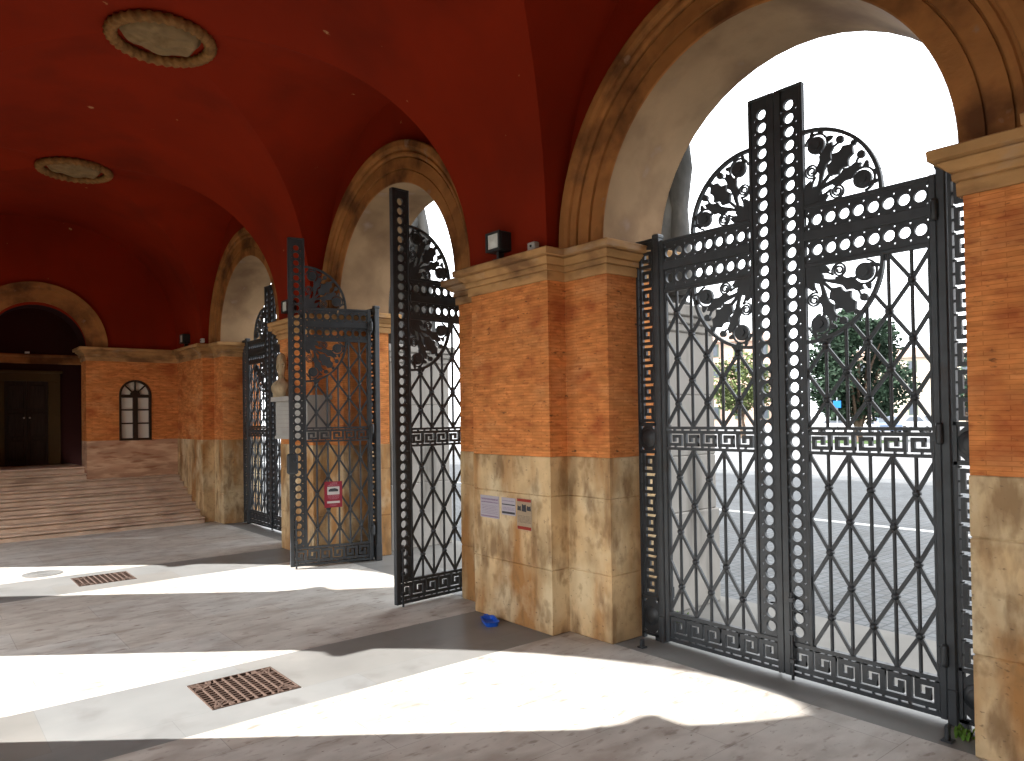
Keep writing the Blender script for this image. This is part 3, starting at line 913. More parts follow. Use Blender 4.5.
LEAF = empty('iron_gate_leaf', (0, 0, 0))
def build_leaf(root):
    m = MB()   # hinge-side edge bar with its knuckles
    m.box(.06, S0 + .004, -.026, .026, .022, 3.34, b=.006)
    post = m.build('edge_bar', IRON, root)
    for z in (.35, 1.69, 3.05):
        m = MB()
        m.lathe([(.0, 0), (.018, 0), (.021, .015), (.021, .115), (.018, .13), (0, .13)], (.062, .046, z), 12)
        m.box(.062, .10, .024, .05, z + .02, z + .11)
        m.build('hinge', IRON, post)
    m = MB()   # perforated stile: plate with a column of round holes and corner slits
    zz = []
    z = ZK1 + .075
    while z < ZU - .05:
        zz.append(z); z += HPI
    for i, z in enumerate(zz):
        lo = ZK1 if i == 0 else z - HPI / 2
        hi = ZU if i == len(zz) - 1 else z + HPI / 2
        m.extr([rect(SB, SH, lo, hi)[0:1] + [(SH, lo), (SH, z - HR)] + [(SH - HR * math.sin(PI * k / 10), z - HR * math.cos(PI * k / 10)) for k in range(1, 10)] + [(SH, z + HR), (SH, hi)] + [(SB, hi)], tri(SH - .055, lo + .013)], -.010, .010, LY)
        m.extr([[(S1, hi)] + [(SH, hi), (SH, z + HR)] + [(SH + HR * math.sin(PI * k / 10), z + HR * math.cos(PI * k / 10)) for k in range(1, 10)] + [(SH, z - HR), (SH, lo), (S1, lo)], tri(SH + .055, lo + .013)], -.010, .010, LY)
    slab(m, SB, SB + .022, ZK1, ZU, .02); slab(m, S1 - .03, S1 + .018, ZK0, ZU, .026); slab(m, SB, S1, ZU - .012, ZU + .004, .022)
    for z in zz:
        m.extr([circ(SH, z, HR + .009, 18), circ(SH, z, HR + .0005, 18)[::-1]], -.0135, .0135, LY)
    m.build('perforated_stile', IRON, root)
    m = MB()   # perforated top rail, two rows of holes around a solid bar
    rings = []
    for zc, b0, b1 in ((3.017, ZR0, 3.12), (3.226, 3.12, ZR1)):
        xs_ = []
        x = SH - HPI
        while x > S0 + .05:
            xs_.append(x); x -= HPI
        for i, x in enumerate(xs_):
            rings.append((x, zc))
            lo = S0 if i == len(xs_) - 1 else x - HPI / 2
            hi = SB if i == 0 else x + HPI / 2
            m.extr([[(lo, b0), (hi, b0), (hi, zc), (x + HR, zc)] + [(x + HR * math.cos(PI * k / 10), zc - HR * math.sin(PI * k / 10)) for k in range(1, 10)] + [(x - HR, zc), (lo, zc)], tri(lo + .013, zc - .055)], -.010, .010, LY)
            m.extr([[(lo, zc), (x - HR, zc)] + [(x - HR * math.cos(PI * k / 10), zc + HR * math.sin(PI * k / 10)) for k in range(1, 10)] + [(x + HR, zc), (hi, zc), (hi, b1), (lo, b1)], tri(lo + .013, zc + .055)], -.010, .010, LY)
    for x, zc in rings:
        m.extr([circ(x, zc, HR + .009, 18), circ(x, zc, HR + .0005, 18)[::-1]], -.0135, .0135, LY)
    slab(m, S0, SB, ZR0 - .004, ZR0 + .022, .02); slab(m, S0, SB, ZR1 - .022, ZR1 + .004, .02); slab(m, S0, SB, 3.088, 3.155, .024)
    m.build('perforated_top_rail', IRON, root)
    m = MB(); key_band(m, S0, S1 - .03, ZK0, ZK1, .165, .028); m.build('bottom_key_band', IRON, root)
    m = MB(); key_band(m, S0, SB, ZM0, ZM1, .165, .022, flip=True); m.build('middle_key_band', IRON, root)
    # lattices: upright bars, crossing diagonals and bosses
    cols = [1.127 - (.911 - .1417 * c) for c in range(-1, 6)]     # s of columns
    for (z0, z1, top) in ((ZK1, ZM0, 0), (ZM1, ZR0, 1)):
        m = MB()
        dz = (z1 - z0) / 6
        ctr = (SB, ZR0)
        inside = lambda p: top and math.hypot(p[0] - ctr[0], p[1] - ctr[1]) < .53
        for c in range(1, 6):
            x = cols[c]
            zt = z1
            if top:
                dx = abs(SB - x)
                if dx < .53: zt = ZR0 - math.sqrt(.53 ** 2 - dx ** 2)
            m.tube([(x, 0, z0 - .01), (x, 0, zt + .005)], .0125, 8)
        for c in range(6):
            for k in range(6):
                # nodes sit where (column-1 + row) is odd -> row parity k even: odd columns
                n0 = ((c - 1) + k) % 2 == 1
                a, b = ((cols[c], z0 + k * dz), (cols[c + 1], z0 + (k + 1) * dz)) if n0 else ((cols[c], z0 + (k + 1) * dz), (cols[c + 1], z0 + k * dz))
                a = (max(a[0], S0 - .005), a[1]); b = (min(b[0], SB + .005), b[1])
                ia, ib = inside(a), inside(b)
                if ia and ib: continue
                if ia or ib:
                    lo, hi = (0.0, 1.0)
                    for _ in range(24):
                        md = (lo + hi) / 2
                        p = (a[0] + (b[0] - a[0]) * md, a[1] + (b[1] - a[1]) * md)
                        if inside(p) == ia: lo = md
                        else: hi = md
                    p = (a[0] + (b[0] - a[0]) * lo, a[1] + (b[1] - a[1]) * lo)
                    if ia: a = p
                    else: b = p
                m.extr([ribbon([a, b], .023)], -.008 - .001 * (k % 2), .008 + .001 * (k % 2), LY)
        for c in range(1, 6):
            for k in range(1, 6):
                if ((c - 1) + k) % 2 == 1:
                    p = (cols[c], z0 + k * dz)
                    if inside(p): continue
                    m.lathe([(0, -.03), (.012, -.028), (.024, -.016), (.024, .016), (.012, .028), (0, .03)], (p[0], 0, p[1]), 10, axis='Y')
        slab(m, S0, S0 + .02, z0, z1, .014)
        m.build('diamond_lattice', IRON, root)
    for sgn in (1, -1):
        m = MB(); fan(m, sgn); m.build('palmette_fan', IRON, root)
    m = MB()   # drop bolt and latch on the meeting edge
    m.tube([(S1 - .05, .035, .006), (S1 - .05, .035, .62)], .011, 8)
    for z in (.12, .32, .55):
        m.box(S1 - .07, S1 - .03, .02, .05, z, z + .035, b=.004)
    m.tube([(S1 - .05, .035, .5), (S1 - .1, .05, .5), (S1 - .14, .055, .49)], .008, 6)
    m.build('drop_bolt', IRON, root)
def lock_case(root):
    m = MB()
    m.box(S1 - .085, S1 + .05, -.045, .045, 1.20, 1.46, b=.02)
    m.lathe([(0, 0), (.02, 0), (.026, .015), (.015, .03), (0, .032)], (S1 - .045, .045, 1.37), 12, axis='Y')
    m.build('lock_case', IRON, root)
build_leaf(LEAF)

XG = 4.873
HN = 1.127
leaves = [
    (XG, bays[1] - HN, 90.0, 'closed right-hand leaf of the large front gate, palmette fans and diamond lattice'),
    (XG, bays[1] + HN, -90.0, 'closed left-hand leaf of the large front gate beside the brick pier with notices'),
    (XG + .02, bays[2] - HN + .005, 184.2, 'black gate leaf swung open edge-on beside the pier with notices'),
    (XG - .02, bays[2] + HN - .03, 166.4, 'gate leaf swung open in the middle arch, with the red sign on it'),
    (XG, bays[3] - HN, 90.0, 'right leaf of the farthest gate, half hidden behind the stone pier'),
    (XG, bays[3] + HN, -90.0, 'left leaf of the farthest closed gate by the steps'),
]
leaf_objs = []
for i, (x, y, a, lab) in enumerate(leaves):
    o = LEAF if i == 0 else copy_tree(LEAF)
    o.location = (x, y, 0.0)
    o.rotation_euler = (0, 0, math.radians(a))
    tag(o, lab, 'gate leaf', 'wrought-iron gate leaves of the arcade')
    leaf_objs.append(o)
lock_case(leaf_objs[3])

# fixed key-pattern side panels between the gates and the jambs
def side_panel(parent_loc, rz, label):
    o = empty('fixed_gate_panel', parent_loc, rz, label, 'gate side panel', 'fixed key-pattern panels beside the gates')
    return o
PW = AR - HN - .006
PAN = side_panel((0, 0, 0), 0, 'x')
m = MB()
key_band(m, .36, 1.565, .004, PW, .165, .02, vertical=True)
m.build('key_strip', IRON, PAN)
m = MB()
key_band(m, 1.825, 3.29, .004, PW, .165, .02, vertical=True)
m.build('key_strip', IRON, PAN)
m = MB()
m.box(PW + .006, PW + .062, -.035, .035, .004, 3.375, b=.008); m.box(PW, PW + .068, -.045, .045, 3.36, 3.4, b=.01); m.box(PW + .002, PW + .06, -.042, .042, 0, .22, b=.008)
m.build('hinge_post', IRON, PAN)
for z0, z1 in ((.03, .36), (1.565, 1.825), (3.29, 3.375)):
    m = MB()
    m.box(.004, PW, -.02, .02, z0, z0 + .022); m.box(.004, PW, -.02, .02, z1 - .022, z1)
    m.box(.004, .024, -.02, .02, z0, z1); m.box(PW - .02, PW, -.02, .02, z0, z1)
    if z1 - z0 > .1:
        zc = (z0 + z1) / 2
        m.extr([rect(.01, PW - .01, z0 + .01, z1 - .01), circ(PW / 2, zc, PW / 2 - .018, 20)[::-1],
                [(.03, z0 + .03), (.03, z0 + .06), (.06, z0 + .03)], [(PW - .03, z0 + .03), (PW - .06, z0 + .03), (PW - .03, z0 + .06)],
                [(.03, z1 - .03), (.06, z1 - .03), (.03, z1 - .06)], [(PW - .03, z1 - .03), (PW - .03, z1 - .06), (PW - .06, z1 - .03)]], -.01, .01, LY)
        m.lathe([(0, -.03), (.03, -.026), (.055, -.018), (.06, -.012), (.078, -.014), (.084, 0), (.078, .014), (.06, .012), (.055, .018), (.03, .026), (0, .03)], (PW / 2, 0, zc), 24, axis='Y')
        m.box(.02, PW - .02, -.008, .008, zc - .012, zc + .012)
    else:
        m.box(.01, PW - .01, -.012, .012, z0, z1)
    if z0 < .1:
        m.box(.004, .03, -.02, .02, 0, .05); m.box(PW - .05, PW - .01, -.02, .02, 0, .05)
    m.build('medallion_frame', IRON, PAN)
pans = []
for bi, bname in ((1, 'large front gate'), (2, 'open middle gate'), (3, 'farthest gate')):
    pans.append((bays[bi] + AR - .003, -90.0, 'greek-key side panel at the left jamb of the ' + bname))
    pans.append((bays[bi] - AR + .003, 90.0, 'greek-key side panel at the right jamb of the ' + bname))
pans = [p for k, p in enumerate(pans) if k != 3 and k != 5]
for i, (y, a, lab) in enumerate(pans):
    o = PAN if i == 0 else copy_tree(PAN)
    o.location = (XG, y, 0); o.rotation_euler = (0, 0, math.radians(a))
    o['label'] = lab

# red notice board wired to the open middle leaf
ang = math.radians(166.4)
def leafpt(s, off):
    return (XG - .02 + s * math.cos(ang) - off * math.sin(ang), bays[2] + HN - .03 + s * math.sin(ang) + off * math.cos(ang))
px, py = leafpt(.587, .045)
sg = empty('notice_sign', (px, py, .752), ang, 'crimson notice board hung on the open gate leaf', 'sign')
m = MB(); m.box(-.114, .114, -.006, .006, 0, .335, b=.002); m.build('board', SIGNR, sg)
m = MB(); m.box(-.078, .078, .006, .008, .165, .268); m.build('picture', SIGNW, sg)
m = MB(); m.box(-.062, .062, .008, .0095, .205, .232)
m.extr([[(-.06, .23), (.06, .23), (.035, .243), (-.02, .248), (-.05, .238)]], .0095, .008, LY); m.build('picture_print', INKK, sg)
m = MB(); m.box(-.082, .082, .006, .008, .055, .082); m.build('white_strip', SIGNW, sg)
m = MB()
rr = random.Random(4)
for z, h, x0, x1 in ((.312, .010, -.05, .02), (.297, .010, -.05, .045), (.281, .008, -.075, .07), (.148, .008, -.075, .075), (.134, .007, -.075, .07), (.120, .007, -.07, .072), (.106, .007, -.06, .05), (.032, .006, -.05, .05), (.020, .006, -.035, .04)):
    m = MB()
    x = x0
    while x < x1:
        wd_ = rr.uniform(.006, .02); m.box(x, min(x + wd_, x1), .006, .0078, z, z + h); x += wd_ + .004
    m.build('text_line', SIGNP, sg)

# notices pasted on the pier
def paper(y0, y1, z0, z1, pm, label, lines, bars=(), pics=()):
    o = empty('paper_notice', (XP - .001, (y0 + y1) / 2, z0), 0, label, 'notice', 'paper notices pasted on the pier')
    w_, h_ = abs(y1 - y0) / 2, z1 - z0
    m = MB(); m.box(-.004, 0, -w_, w_, 0, h_); m.build('sheet', pm, o)
    rr = random.Random(int(z0 * 1000))
    for (f, im, th_) in lines:
        m = MB()
        y = -w_ * .86
        while y < w_ * .86:
            l = rr.uniform(.01, .035); m.box(-.0052, -.004, y, min(y + l, w_ * .86), h_ * f, h_ * f + th_); y += l + .006
        m.build('text_line', INKP if pm is PAPER else INKK, o)
    for (f0, f1, im) in bars:
        m = MB(); m.box(-.0056, -.004, -w_ * .92, w_ * .92, h_ * f0, h_ * f1); m.build('colour_bar', im, o)
    if pics:
        m = MB()
        for (a, b, f0, f1) in pics:
            m.extr([[(a * w_, f0 * h_), (b * w_, f0 * h_ + .004), (b * w_ - .005, f1 * h_), ((a + b) / 2 * w_, f1 * h_ - .008), (a * w_ + .004, f1 * h_)]], -.0055, -.004, lambda p, q, t: (t, p, q))
        m.build('picture', INKK, o)
L1 = [(.80, 0, .007), (.70, 0, .006)] + [(.2 + .07 * k, 0, .0028) for k in range(6)]
paper(5.69, 5.405, .935, 1.145, PAPER, 'large white printed notice, leftmost on the pier', L1, [(.84, .87, INKP), (.68, .70, INKP), (.05, .10, INKP)])
paper(5.365, 5.165, .985, 1.145, PAPER, 'small white notice with a black footer bar, middle of three', [(.80, 0, .006), (.42, 0, .003), (.36, 0, .003), (.30, 0, .003)], [(.58, .64, INKK), (.08, .20, INKK)])
paper(5.145, 4.94, .873, 1.155, CREAMP, 'tall cream notice with red bands at top and bottom', [(.44 - .04 * k, 0, .002) for k in range(6)], [(.90, .985, INKR), (.015, .11, INKR)],
      [(-.9, -.35, .62, .78), (-.28, .32, .58, .82), (.42, .9, .6, .76)])

# ------------------------------------------------------------------ floodlights and little white boxes on the cornice
def flood(y, x, label):
    o = empty('floodlight', (x, y - .02, ZC1 + .004), 0, label, 'floodlight', 'floodlights on the cornice')
    o.scale = (.8, .74, .8)
    m = MB()
    m.box(-.09, .08, -.14, .14, .09, .31, b=.012)
    for k in range(5):
        m.box(.08, .11, -.12 + .052 * k, -.105 + .052 * k, .11, .29)
    h = m.build('housing', BLACK, o)
    m = MB(); m.extr([rect(-.14, .14, .09, .31), rect(-.105, .105, .118, .285)[::-1]], -.09, -.105, lambda a, b, t: (t, a, b)); m.build('bezel', BLACK, h)
    m = MB()   # reflector: four facets behind the glass
    a, b = .105, .09
    q = [(-.092, -a, .118), (-.092, a, .118), (-.092, a, .285), (-.092, -a, .285), (-.103, -.02, .2), (-.103, .03, .2)]
    m.add(q, [[1, 5, 4, 0], [2, 5, 1], [3, 4, 5, 2], [0, 4, 3]])
    m.build('reflector', LENS, h)
    m = MB(); m.box(-.03, .05, -.02, .02, 0, .1); m.box(-.05, .07, -.07, .07, 0, .012); m.build('bracket', BLACK, o)
XL = XP - .05
flood(5.285, XL - .015, 'black floodlight on the pier cornice above the notices')
flood(5.285 + PIT, XL - .015, 'dark floodlight half hidden behind the open leaf with the sign')
flood(15.1, XL - .015, 'farthest floodlight on the cornice above the steps')
def sensor(y, label):
    o = empty('sensor_box', (XP - .06, y, ZC1 + .004), 0, label, 'small box', 'white boxes on the cornice')
    m = MB(); m.box(-.03, .03, -.05, .05, 0, .075, b=.008); m.build('case', WPLAS, o)
    m = MB(); m.lathe([(0, 0), (.012, 0), (.008, -.008), (0, -.009)], (-.03, 0, .04), 10, axis='X'); m.build('knob', BLACK, o)
sensor(4.80, 'white sensor box on the cornice right of the near floodlight')
sensor(14.05, 'white sensor box on the far cornice by the last arch')
# tiny lamp inside the recess
lp = empty('recess_lamp', (1.88, YR - .1, 3.285), 0, 'tiny pale lamp on the ledge inside the dark doorway recess', 'lamp')
m = MB(); m.box(-.04, .04, -.02, .02, 0, .04, b=.004); m.build('lamp_body', WPLAS, lp)
m = MB(); m.box(-.035, .035, -.03, -.02, .008, .03); m.build('lamp_glass', LENS, lp)

# ------------------------------------------------------------------ marble block and bust on the middle pier
yC = piers[3]
def wrap(g, ye):
    a, b = yC - HP, yC - HP - g
    return [(XP - g, ye), (XP - g, b), (XS - .003, b), (XS - .003, a - .002), (XP - .002, a - .002), (XP - .002, ye)]
PLN = lambda a, b, t: (a, b, t)
m = MB()
m.extr([wrap(.13, yC + .40)], 1.62, 2.155, PLN)
m.extr([wrap(.19, yC + .43)], 2.155, 2.22, PLN)
m.extr([wrap(.145, yC + .415)], 1.62, 1.66, PLN)
blk = m.build('marble_plaque_block', WHITEM, None, None, 'white marble inscription block wrapped round the middle pier', 'plaque')
rr = random.Random(9)
for k in range(6):
    m = MB()
    y = yC - HP + .06
    while y < yC + .33:
        l = rr.uniform(.02, .06); m.box(XP - .1312, XP - .129, y, min(y + l, yC + .34), 2.08 - .06 * k, 2.088 - .06 * k); y += l + .015
    m.build('text_line', PEDM, blk)
bu = MB()
def lump(a, h):
    return 1 + .16 * noise.noise(Vector((math.cos(a) * 2.2, math.sin(a) * 2.2, h * 7))) + .06 * noise.noise(Vector((math.cos(a) * 6, math.sin(a) * 6, h * 22)))
bu.lathe([(.0, 0), (.20, 0), (.21, .05), (.235, .1), (.23, .15), (.19, .2), (.12, .24), (.085, .28), (.08, .32), (.10, .36), (.125, .42), (.13, .50), (.115, .57), (.07, .62), (.0, .64)],
         (0, 0, 0), 30, rad=lambda a, h: .78 * lump(a, h) * (1 + .2 * abs(math.sin(a)) * (1 if h < .22 else 0)))
bu.lathe([(0, -.03), (.022, -.02), (.012, .03), (0, .05)], (-.1, 0, .43), 8)
for s_ in (-1, 1):
    bu.lathe([(0, -.03), (.02, -.015), (.02, .02), (0, .035)], (0, s_ * .1, .46), 8)
bo = bu.build('weathered_bust', BUST, None, None, 'eroded yellow stone bust standing on the white marble block', 'bust')
bo.location = (XP - .105, yC + .24, 2.22); bo.scale = (.62, 1, 1)

# ------------------------------------------------------------------ small things on the floor
tr = empty('blue_tray', (4.13, 5.37, 0), math.radians(66), 'bright blue plastic tray lying at the foot of the pier', 'tray')
m = MB()
lo_, li_ = [], []
def rr_loop(a, b, rad, z):
    out = []
    for (sx, sy, a0) in ((1, 1, 0), (-1, 1, 90), (-1, -1, 180), (1, -1, 270)):
        for k in range(5):
            g = math.radians(a0 + 22.5 * k)
            out.append((sx * (a - rad) + rad * math.cos(g), sy * (b - rad) + rad * math.sin(g), z))
    return out
rings = [rr_loop(.115, .055, .03, .0), rr_loop(.122, .062, .035, .036), rr_loop(.13, .07, .035, .038), rr_loop(.13, .07, .035, .043), rr_loop(.116, .057, .032, .043), rr_loop(.11, .05, .028, .008)]
nn = len(rings[0])
for a, b in zip(rings, rings[1:]):
    m.add(a + b, [[i, (i + 1) % nn, (i + 1) % nn + nn, i + nn] for i in range(nn)], 0, True)
m.add(rings[-1], [list(range(nn))]); m.add(rings[0], [list(range(nn))[::-1]])
m.build('tray_body', BLUE, tr)
m = MB(); m.tube([(.125, -.02, .04), (.155, -.015, .041), (.158, .015, .041), (.125, .02, .04)], .008, 8); m.build('handle', BLUE, tr)

def weed(loc, label, n, h, seed):
    m = MB(); rr = random.Random(seed)
    for k in range(n):
        a = rr.uniform(0, 2 * PI); l = h * rr.uniform(.5, 1); t = rr.uniform(.2, .9); w_ = .006
        b = Vector((rr.uniform(-.05, .05), rr.uniform(-.05, .05), 0)); dr = Vector((math.cos(a), math.sin(a), 0)); sd_ = Vector((-dr.y, dr.x, 0)) * w_
        p = [b, b + dr * l * t * .45 + Vector((0, 0, l * .6)), b + dr * l * t + Vector((0, 0, l * .85))]
        m.add([p[0] - sd_, p[0] + sd_, p[1] + sd_ * 1.6, p[1] - sd_ * 1.6, p[2]], [[0, 1, 2, 3], [3, 2, 4]])
    o = m.build('weed_tuft', WEED, None, None, label, 'weed', 'weeds at the gate')
    o.location = loc
weed((4.72, 1.655, 0), 'green weed tuft at the foot of the right gate post', 34, .065, 3)
weed((5.5, 4.25, -.03), 'weed tuft growing at the pedestal foot outside', 70, .12, 5)
m = MB(); m.box(-.02, .02, -.012, .012, 0, .09, b=.005); m.box(-.03, .03, -.03, .03, 0, .012, b=.003); m.box(-.01, .03, -.012, .012, .07, .095, b=.004)
o = m.build('gate_stop', IRON, None, None, 'short iron gate stop set in the floor before the right gate post', 'gate stop'); o.location = (4.60, 1.70, 0)
m = MB(); m.box(-.02, .02, -.012, .012, 0, .07, b=.005); m.box(-.03, .03, -.03, .03, 0, .012, b=.003)
o = m.build('gate_stop', IRON, None, None, 'small iron gate stop on the floor by the notice pier corner', 'gate stop'); o.location = (4.62, 3.98, 0)

m = MB(); m.lathe([(.0, 0), (.215, 0), (.22, .003), (.22, .005), (.205, .006), (.2, .004), (.0, .004)], (0, 0, 0), 40, smooth=False)  # flat grey disc with raised rings, laid on the floor
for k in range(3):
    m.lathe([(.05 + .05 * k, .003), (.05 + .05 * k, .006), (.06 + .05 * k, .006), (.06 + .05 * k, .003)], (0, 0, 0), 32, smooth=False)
o = m.build('grey_floor_disc', GREY, None, None, 'flat round grey disc on the floor in the far sunlit patch left of the small grate', 'floor cover'); o.location = (1.33, 10.95, 0)

# ------------------------------------------------------------------ outside: ground, pedestals, statues
m = MB()
m.box(6.6, 21.5, -60, 120, -.25, -.032); m.build('pavement', COBBLE, kind='structure')
m = MB(); m.box(5.2, 6.6, -60, 120, -.25, -.02, b=.01); m.build('sidewalk', WALK, kind='structure')
m = MB(); m.box(21.5, 260, -120, 220, -.25, -.032); m.build('road', ASPH, kind='structure')
m = MB(); m.box(-120, mir(XB), -120, 160, -.25, -.02); m.build('ground', GARDEN, kind='structure')
m = MB(); m.box(12.42, 12.62, -20, 60, -.032, -.027); m.build('road_marking', RPAINT, kind='structure')
PX0, PX1 = 5.40, 6.42
def pedestal(yc, label):
    o = empty('statue_pedestal', ((PX0 + PX1) / 2, yc, -.02), 0, label, 'pedestal', 'stone pedestals outside the arcade')
    hx, hy = (PX1 - PX0) / 2, .745
    def step_box(name, parts, mt):
        m = MB()
        for (g, z0, z1) in parts:
            m.box(-hx - g, hx + g, -hy - g, hy + g, z0, z1, b=.012)
        m.build(name, mt, o)
    step_box('plinth', [(.02, 0, .95)], PEDM)
    step_box('shaft', [(.0, .95, 1.5), (.0, 1.5, 2.1), (0, 2.1, 2.72)], PEDM)
    step_box('cap', [(.02, 2.72, 2.8), (.05, 2.8, 2.87), (.08, 2.87, 2.98)], PEDM)
    return o
pedestal(piers[2], 'pale stone pedestal outside, seen through the left leaf of the front gate')
pedestal(piers[3], 'pale stone pedestal outside behind the edge-on open leaf')
def statue(yc, label, sd_):
    m = MB()
    def fold(a, h):
        k = min(1, max(0, (1.95 - h) / .8))
        return 1 + k * (.16 * math.sin(9 * a + 2.2 * math.sin(h * 1.7 + sd_)) + .05 * math.sin(17 * a + h * 3)) + .05 * noise.noise(Vector((math.cos(a) * 2, math.sin(a) * 2, h * 2)))
    m.lathe([(0, 0), (.47, 0), (.47, .1), (.42, .12), (.44, .2), (.43, .5), (.40, .9), (.37, 1.2), (.35, 1.4), (.36, 1.6), (.37, 1.8), (.36, 1.95), (.27, 2.06), (.13, 2.12), (.10, 2.18), (.10, 2.24), (.14, 2.3), (.165, 2.4), (.165, 2.5), (.13, 2.6), (.06, 2.66), (0, 2.67)],
            (0, 0, 0), 56, rad=fold)
    m.lathe([(0, -.04), (.03, -.03), (.018, .03), (0, .06)], (-.17, 0, 2.43), 8)       # nose, facing the portico
    for s_ in (-1, 1):   # upper arm, forearm folded over the chest, hand
        m.tube([(0, s_ * .33, 1.98), (-.04, s_ * .42, 1.7), (-.12, s_ * .44, 1.42), (-.3, s_ * .33, 1.34), (-.4, s_ * .14, 1.38), (-.43, s_ * .05, 1.4)], [.10, .115, .11, .085, .06, .04], 12)
    # cloak edge falling from the arm
    m.tube([(.05, -.46, 1.95), (.08, -.50, 1.6), (.06, -.53, 1.25), (.1, -.48, .9), (.08, -.5, .5), (.1, -.48, .12)], [.07, .09, .11, .08, .1, .11], 12)
    o = m.build('draped_statue', STATM, None, None, label, 'statue', 'draped statues outside the arcade')
    o.location = ((PX0 + PX1) / 2 + .06, yc - .06, 2.96); o.scale = (1.12, 1.12, 1.12)
statue(piers[2], 'grey draped stone statue at the left edge of the front arch', .4)
statue(piers[3], 'grey draped stone statue outside the middle arch', 1.7)

# ------------------------------------------------------------------ outside: trees, cars, buildings
def tree(loc, h, crown, mat_, n, seed, label, trunk_h, leaf=.34):
    rr = random.Random(seed)
    o = empty('tree', loc, 0, label, 'tree', 'trees across the square')
    m = MB(); m.tube([(0, 0, -.05), (.08, 0, trunk_h * .5), (0, .08, trunk_h), (.1, 0, h * .6)], [.26, .2, .16, .08], 10)
    for k in range(6):
        a = k * 1.05
        m.tube([(0, .05, trunk_h * .9), (math.cos(a) * crown[0] * .35, math.sin(a) * crown[0] * .35, h * .55), (math.cos(a) * crown[0] * .6, math.sin(a) * crown[0] * .6, h * .7)], [.12, .08, .04], 6)
    m.build('trunk', BARK, o)
    m = MB()
    zc = trunk_h + (h - trunk_h) * .5
    clumps = []
    for k in range(46):
        while True:
            p = Vector((rr.uniform(-1, 1), rr.uniform(-1, 1), rr.uniform(-1, 1)))
            if p.length < 1: break
        p = p.normalized() * (p.length ** .75) * .86
        clumps.append((Vector((p.x * crown[0], p.y * crown[0], zc + p.z * (h - trunk_h) * .5)), rr.uniform(.55, 1.05) * crown[0] * .33))
    for k in range(n):
        c, q = rr.choice(clumps)
        d = Vector((rr.gauss(0, 1), rr.gauss(0, 1), rr.gauss(0, 1))).normalized() * q * rr.uniform(.5, 1.05)
        p = c + d
        u = Vector((rr.gauss(0, 1), rr.gauss(0, 1), rr.gauss(0, .6))).normalized(); w_ = u.cross(Vector((rr.gauss(0, 1), rr.gauss(0, 1), rr.gauss(0, 1)))).normalized()
        s_ = leaf * rr.uniform(.6, 1.1)
        m.add([p - u * s_ * .5, p + w_ * s_ * .3, p + u * s_ * .6, p - w_ * s_ * .3], [[0, 1, 2, 3]])
    m.build('foliage', mat_, o)
tree((45.0, 21.2, -.03), 8.3, (3.4,), FOL, 14000, 11, 'large dark round-crowned tree seen through the right front leaf', .5)
tree((48.3, 31.5, -.03), 6.4, (2.4,), FOL2, 3500, 12, 'paler small tree seen beside the pedestal', 1.6)
tree((78.0, 26.4, -.03), 7.5, (2.4,), FOL, 3000, 13, 'dark tree at the right edge behind the key panel', 1.4)
m = MB(); m.box(43, 48, 19.5, 24, -.032, .0); m.build('lawn', LAWN, None, 'structure')

def car(loc, rz, paint, label):
    o = empty('car', loc, rz, label, 'car', 'cars parked across the square')
    sec = [(-2.1, .45), (-2.12, .75), (-1.95, .88), (-1.2, .95), (-.55, 1.42), (.75, 1.45), (1.5, 1.0), (2.05, .9), (2.12, .6), (2.08, .32), (-2.05, .3)]
    m = MB()
    m.extr([sec[::-1]], -.82, .82, LY); m.build('body', paint, o)
    m = MB()
    m.extr([[(-1.05, .98), (1.28, 1.0), (.68, 1.37), (-.5, 1.36)]], -.835, .835, LY)
    m.build('side_windows', WINDK, o)
    m = MB()
    m.add([(-1.17, -.7, .99), (-1.17, .7, .99), (-.6, .62, 1.39), (-.6, -.62, 1.39)], [[0, 1, 2, 3]]); m.build('windscreen', WINDK, o)
    m = MB(); m.add([(1.47, -.7, 1.03), (1.47, .7, 1.03), (.82, .62, 1.42), (.82, -.62, 1.42)], [[3, 2, 1, 0]])
    m.build('rear_window', WINDK, o)
    for x in (-1.3, 1.3):
        for y in (-.76, .76):
            m = MB(); m.lathe([(.0, -.1), (.2, -.1), (.31, -.08), (.32, 0), (.31, .08), (.2, .1), (0, .1)], (x, y, .32), 18, axis='Y'); m.build('wheel', TYRE, o)
car((57.0, 28.2, -.03), math.radians(100), CARW, 'white car parked left of the other cars across the square')
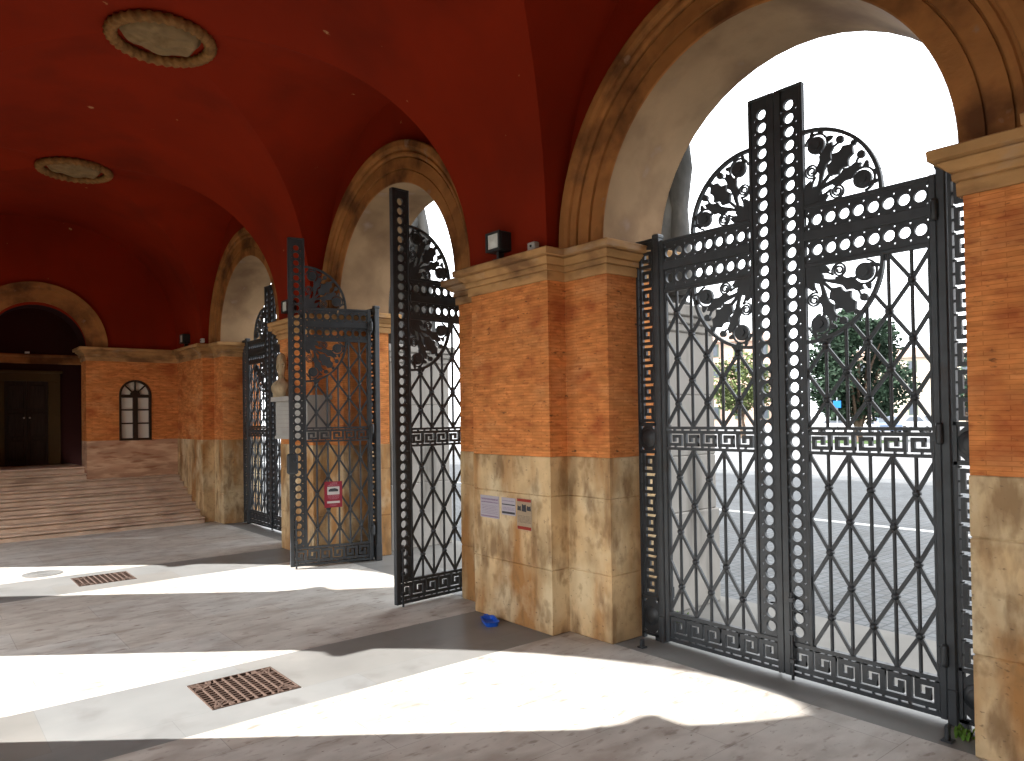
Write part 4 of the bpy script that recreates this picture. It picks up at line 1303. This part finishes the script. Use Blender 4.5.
car((61.6, 26.9, -.03), math.radians(35), CARB, 'dark blue-grey car parked beyond the big tree')
car((64.2, 24.9, -.03), math.radians(60), CARS, 'silver car nearest the right gate post across the square')

def block(loc, rz, w_, dp, h, mt, label, rows, colsn):
    o = empty('apartment_building', loc, rz, label, 'building', 'pale buildings across the square')
    m = MB(); m.box(-w_ / 2, w_ / 2, 0, dp, -.05, h); m.box(-w_ / 2 - .1, w_ / 2 + .1, -.12, dp, h * .36, h * .36 + .25); m.build('wall', mt, o)
    m = MB(); m.box(-w_ / 2 - .4, w_ / 2 + .4, -.5, dp + .4, h, h + .35)
    m.add([(-w_ / 2 - .4, -.5, h + .35), (w_ / 2 + .4, -.5, h + .35), (w_ / 2 + .4, dp + .4, h + .35), (-w_ / 2 - .4, dp + .4, h + .35), (-w_ / 2 + 2, dp / 2, h + 2), (w_ / 2 - 2, dp / 2, h + 2)],
          [[0, 1, 5, 4], [1, 2, 5], [2, 3, 4, 5], [3, 0, 4]]); m.build('roof', ROOFT, o)
    for r_ in range(rows):
        for c in range(colsn):
            x = -w_ / 2 + w_ * (c + .5) / colsn; z = h * (r_ + .3) / rows
            m = MB(); m.box(x - .7, x + .7, -.1, .05, z, z + 1.9); fr_ = m.build('window', SHUT, o)
            m = MB(); m.box(x - .5, x + .5, -.13, -.1, z + .15, z + 1.75); m.build('pane', WINDK, fr_)
f_rz = lambda x, y: math.atan2(-x, y) 
block((127, 51, -.03), math.radians(-68), 26, 12, 10.5, FACADE, 'cream building behind the parked cars', 3, 7)
block((95, 64.5, -.03), math.radians(-56), 14, 10, 12.5, FACADE2, 'rose building seen past the pedestal edge', 4, 4)
s_ = empty('street_sign', (41.1, 20.6, -.03), math.radians(-60), 'blue street sign on a pole in front of the big tree', 'street sign')
m = MB(); m.tube([(0, 0, 0), (0, 0, 2.7)], .04, 8); m.build('pole', STEELP, s_)
m = MB(); m.box(-.2, .2, -.06, -.03, 2.1, 2.5, b=.01); m.build('panel', SIGNB, s_)
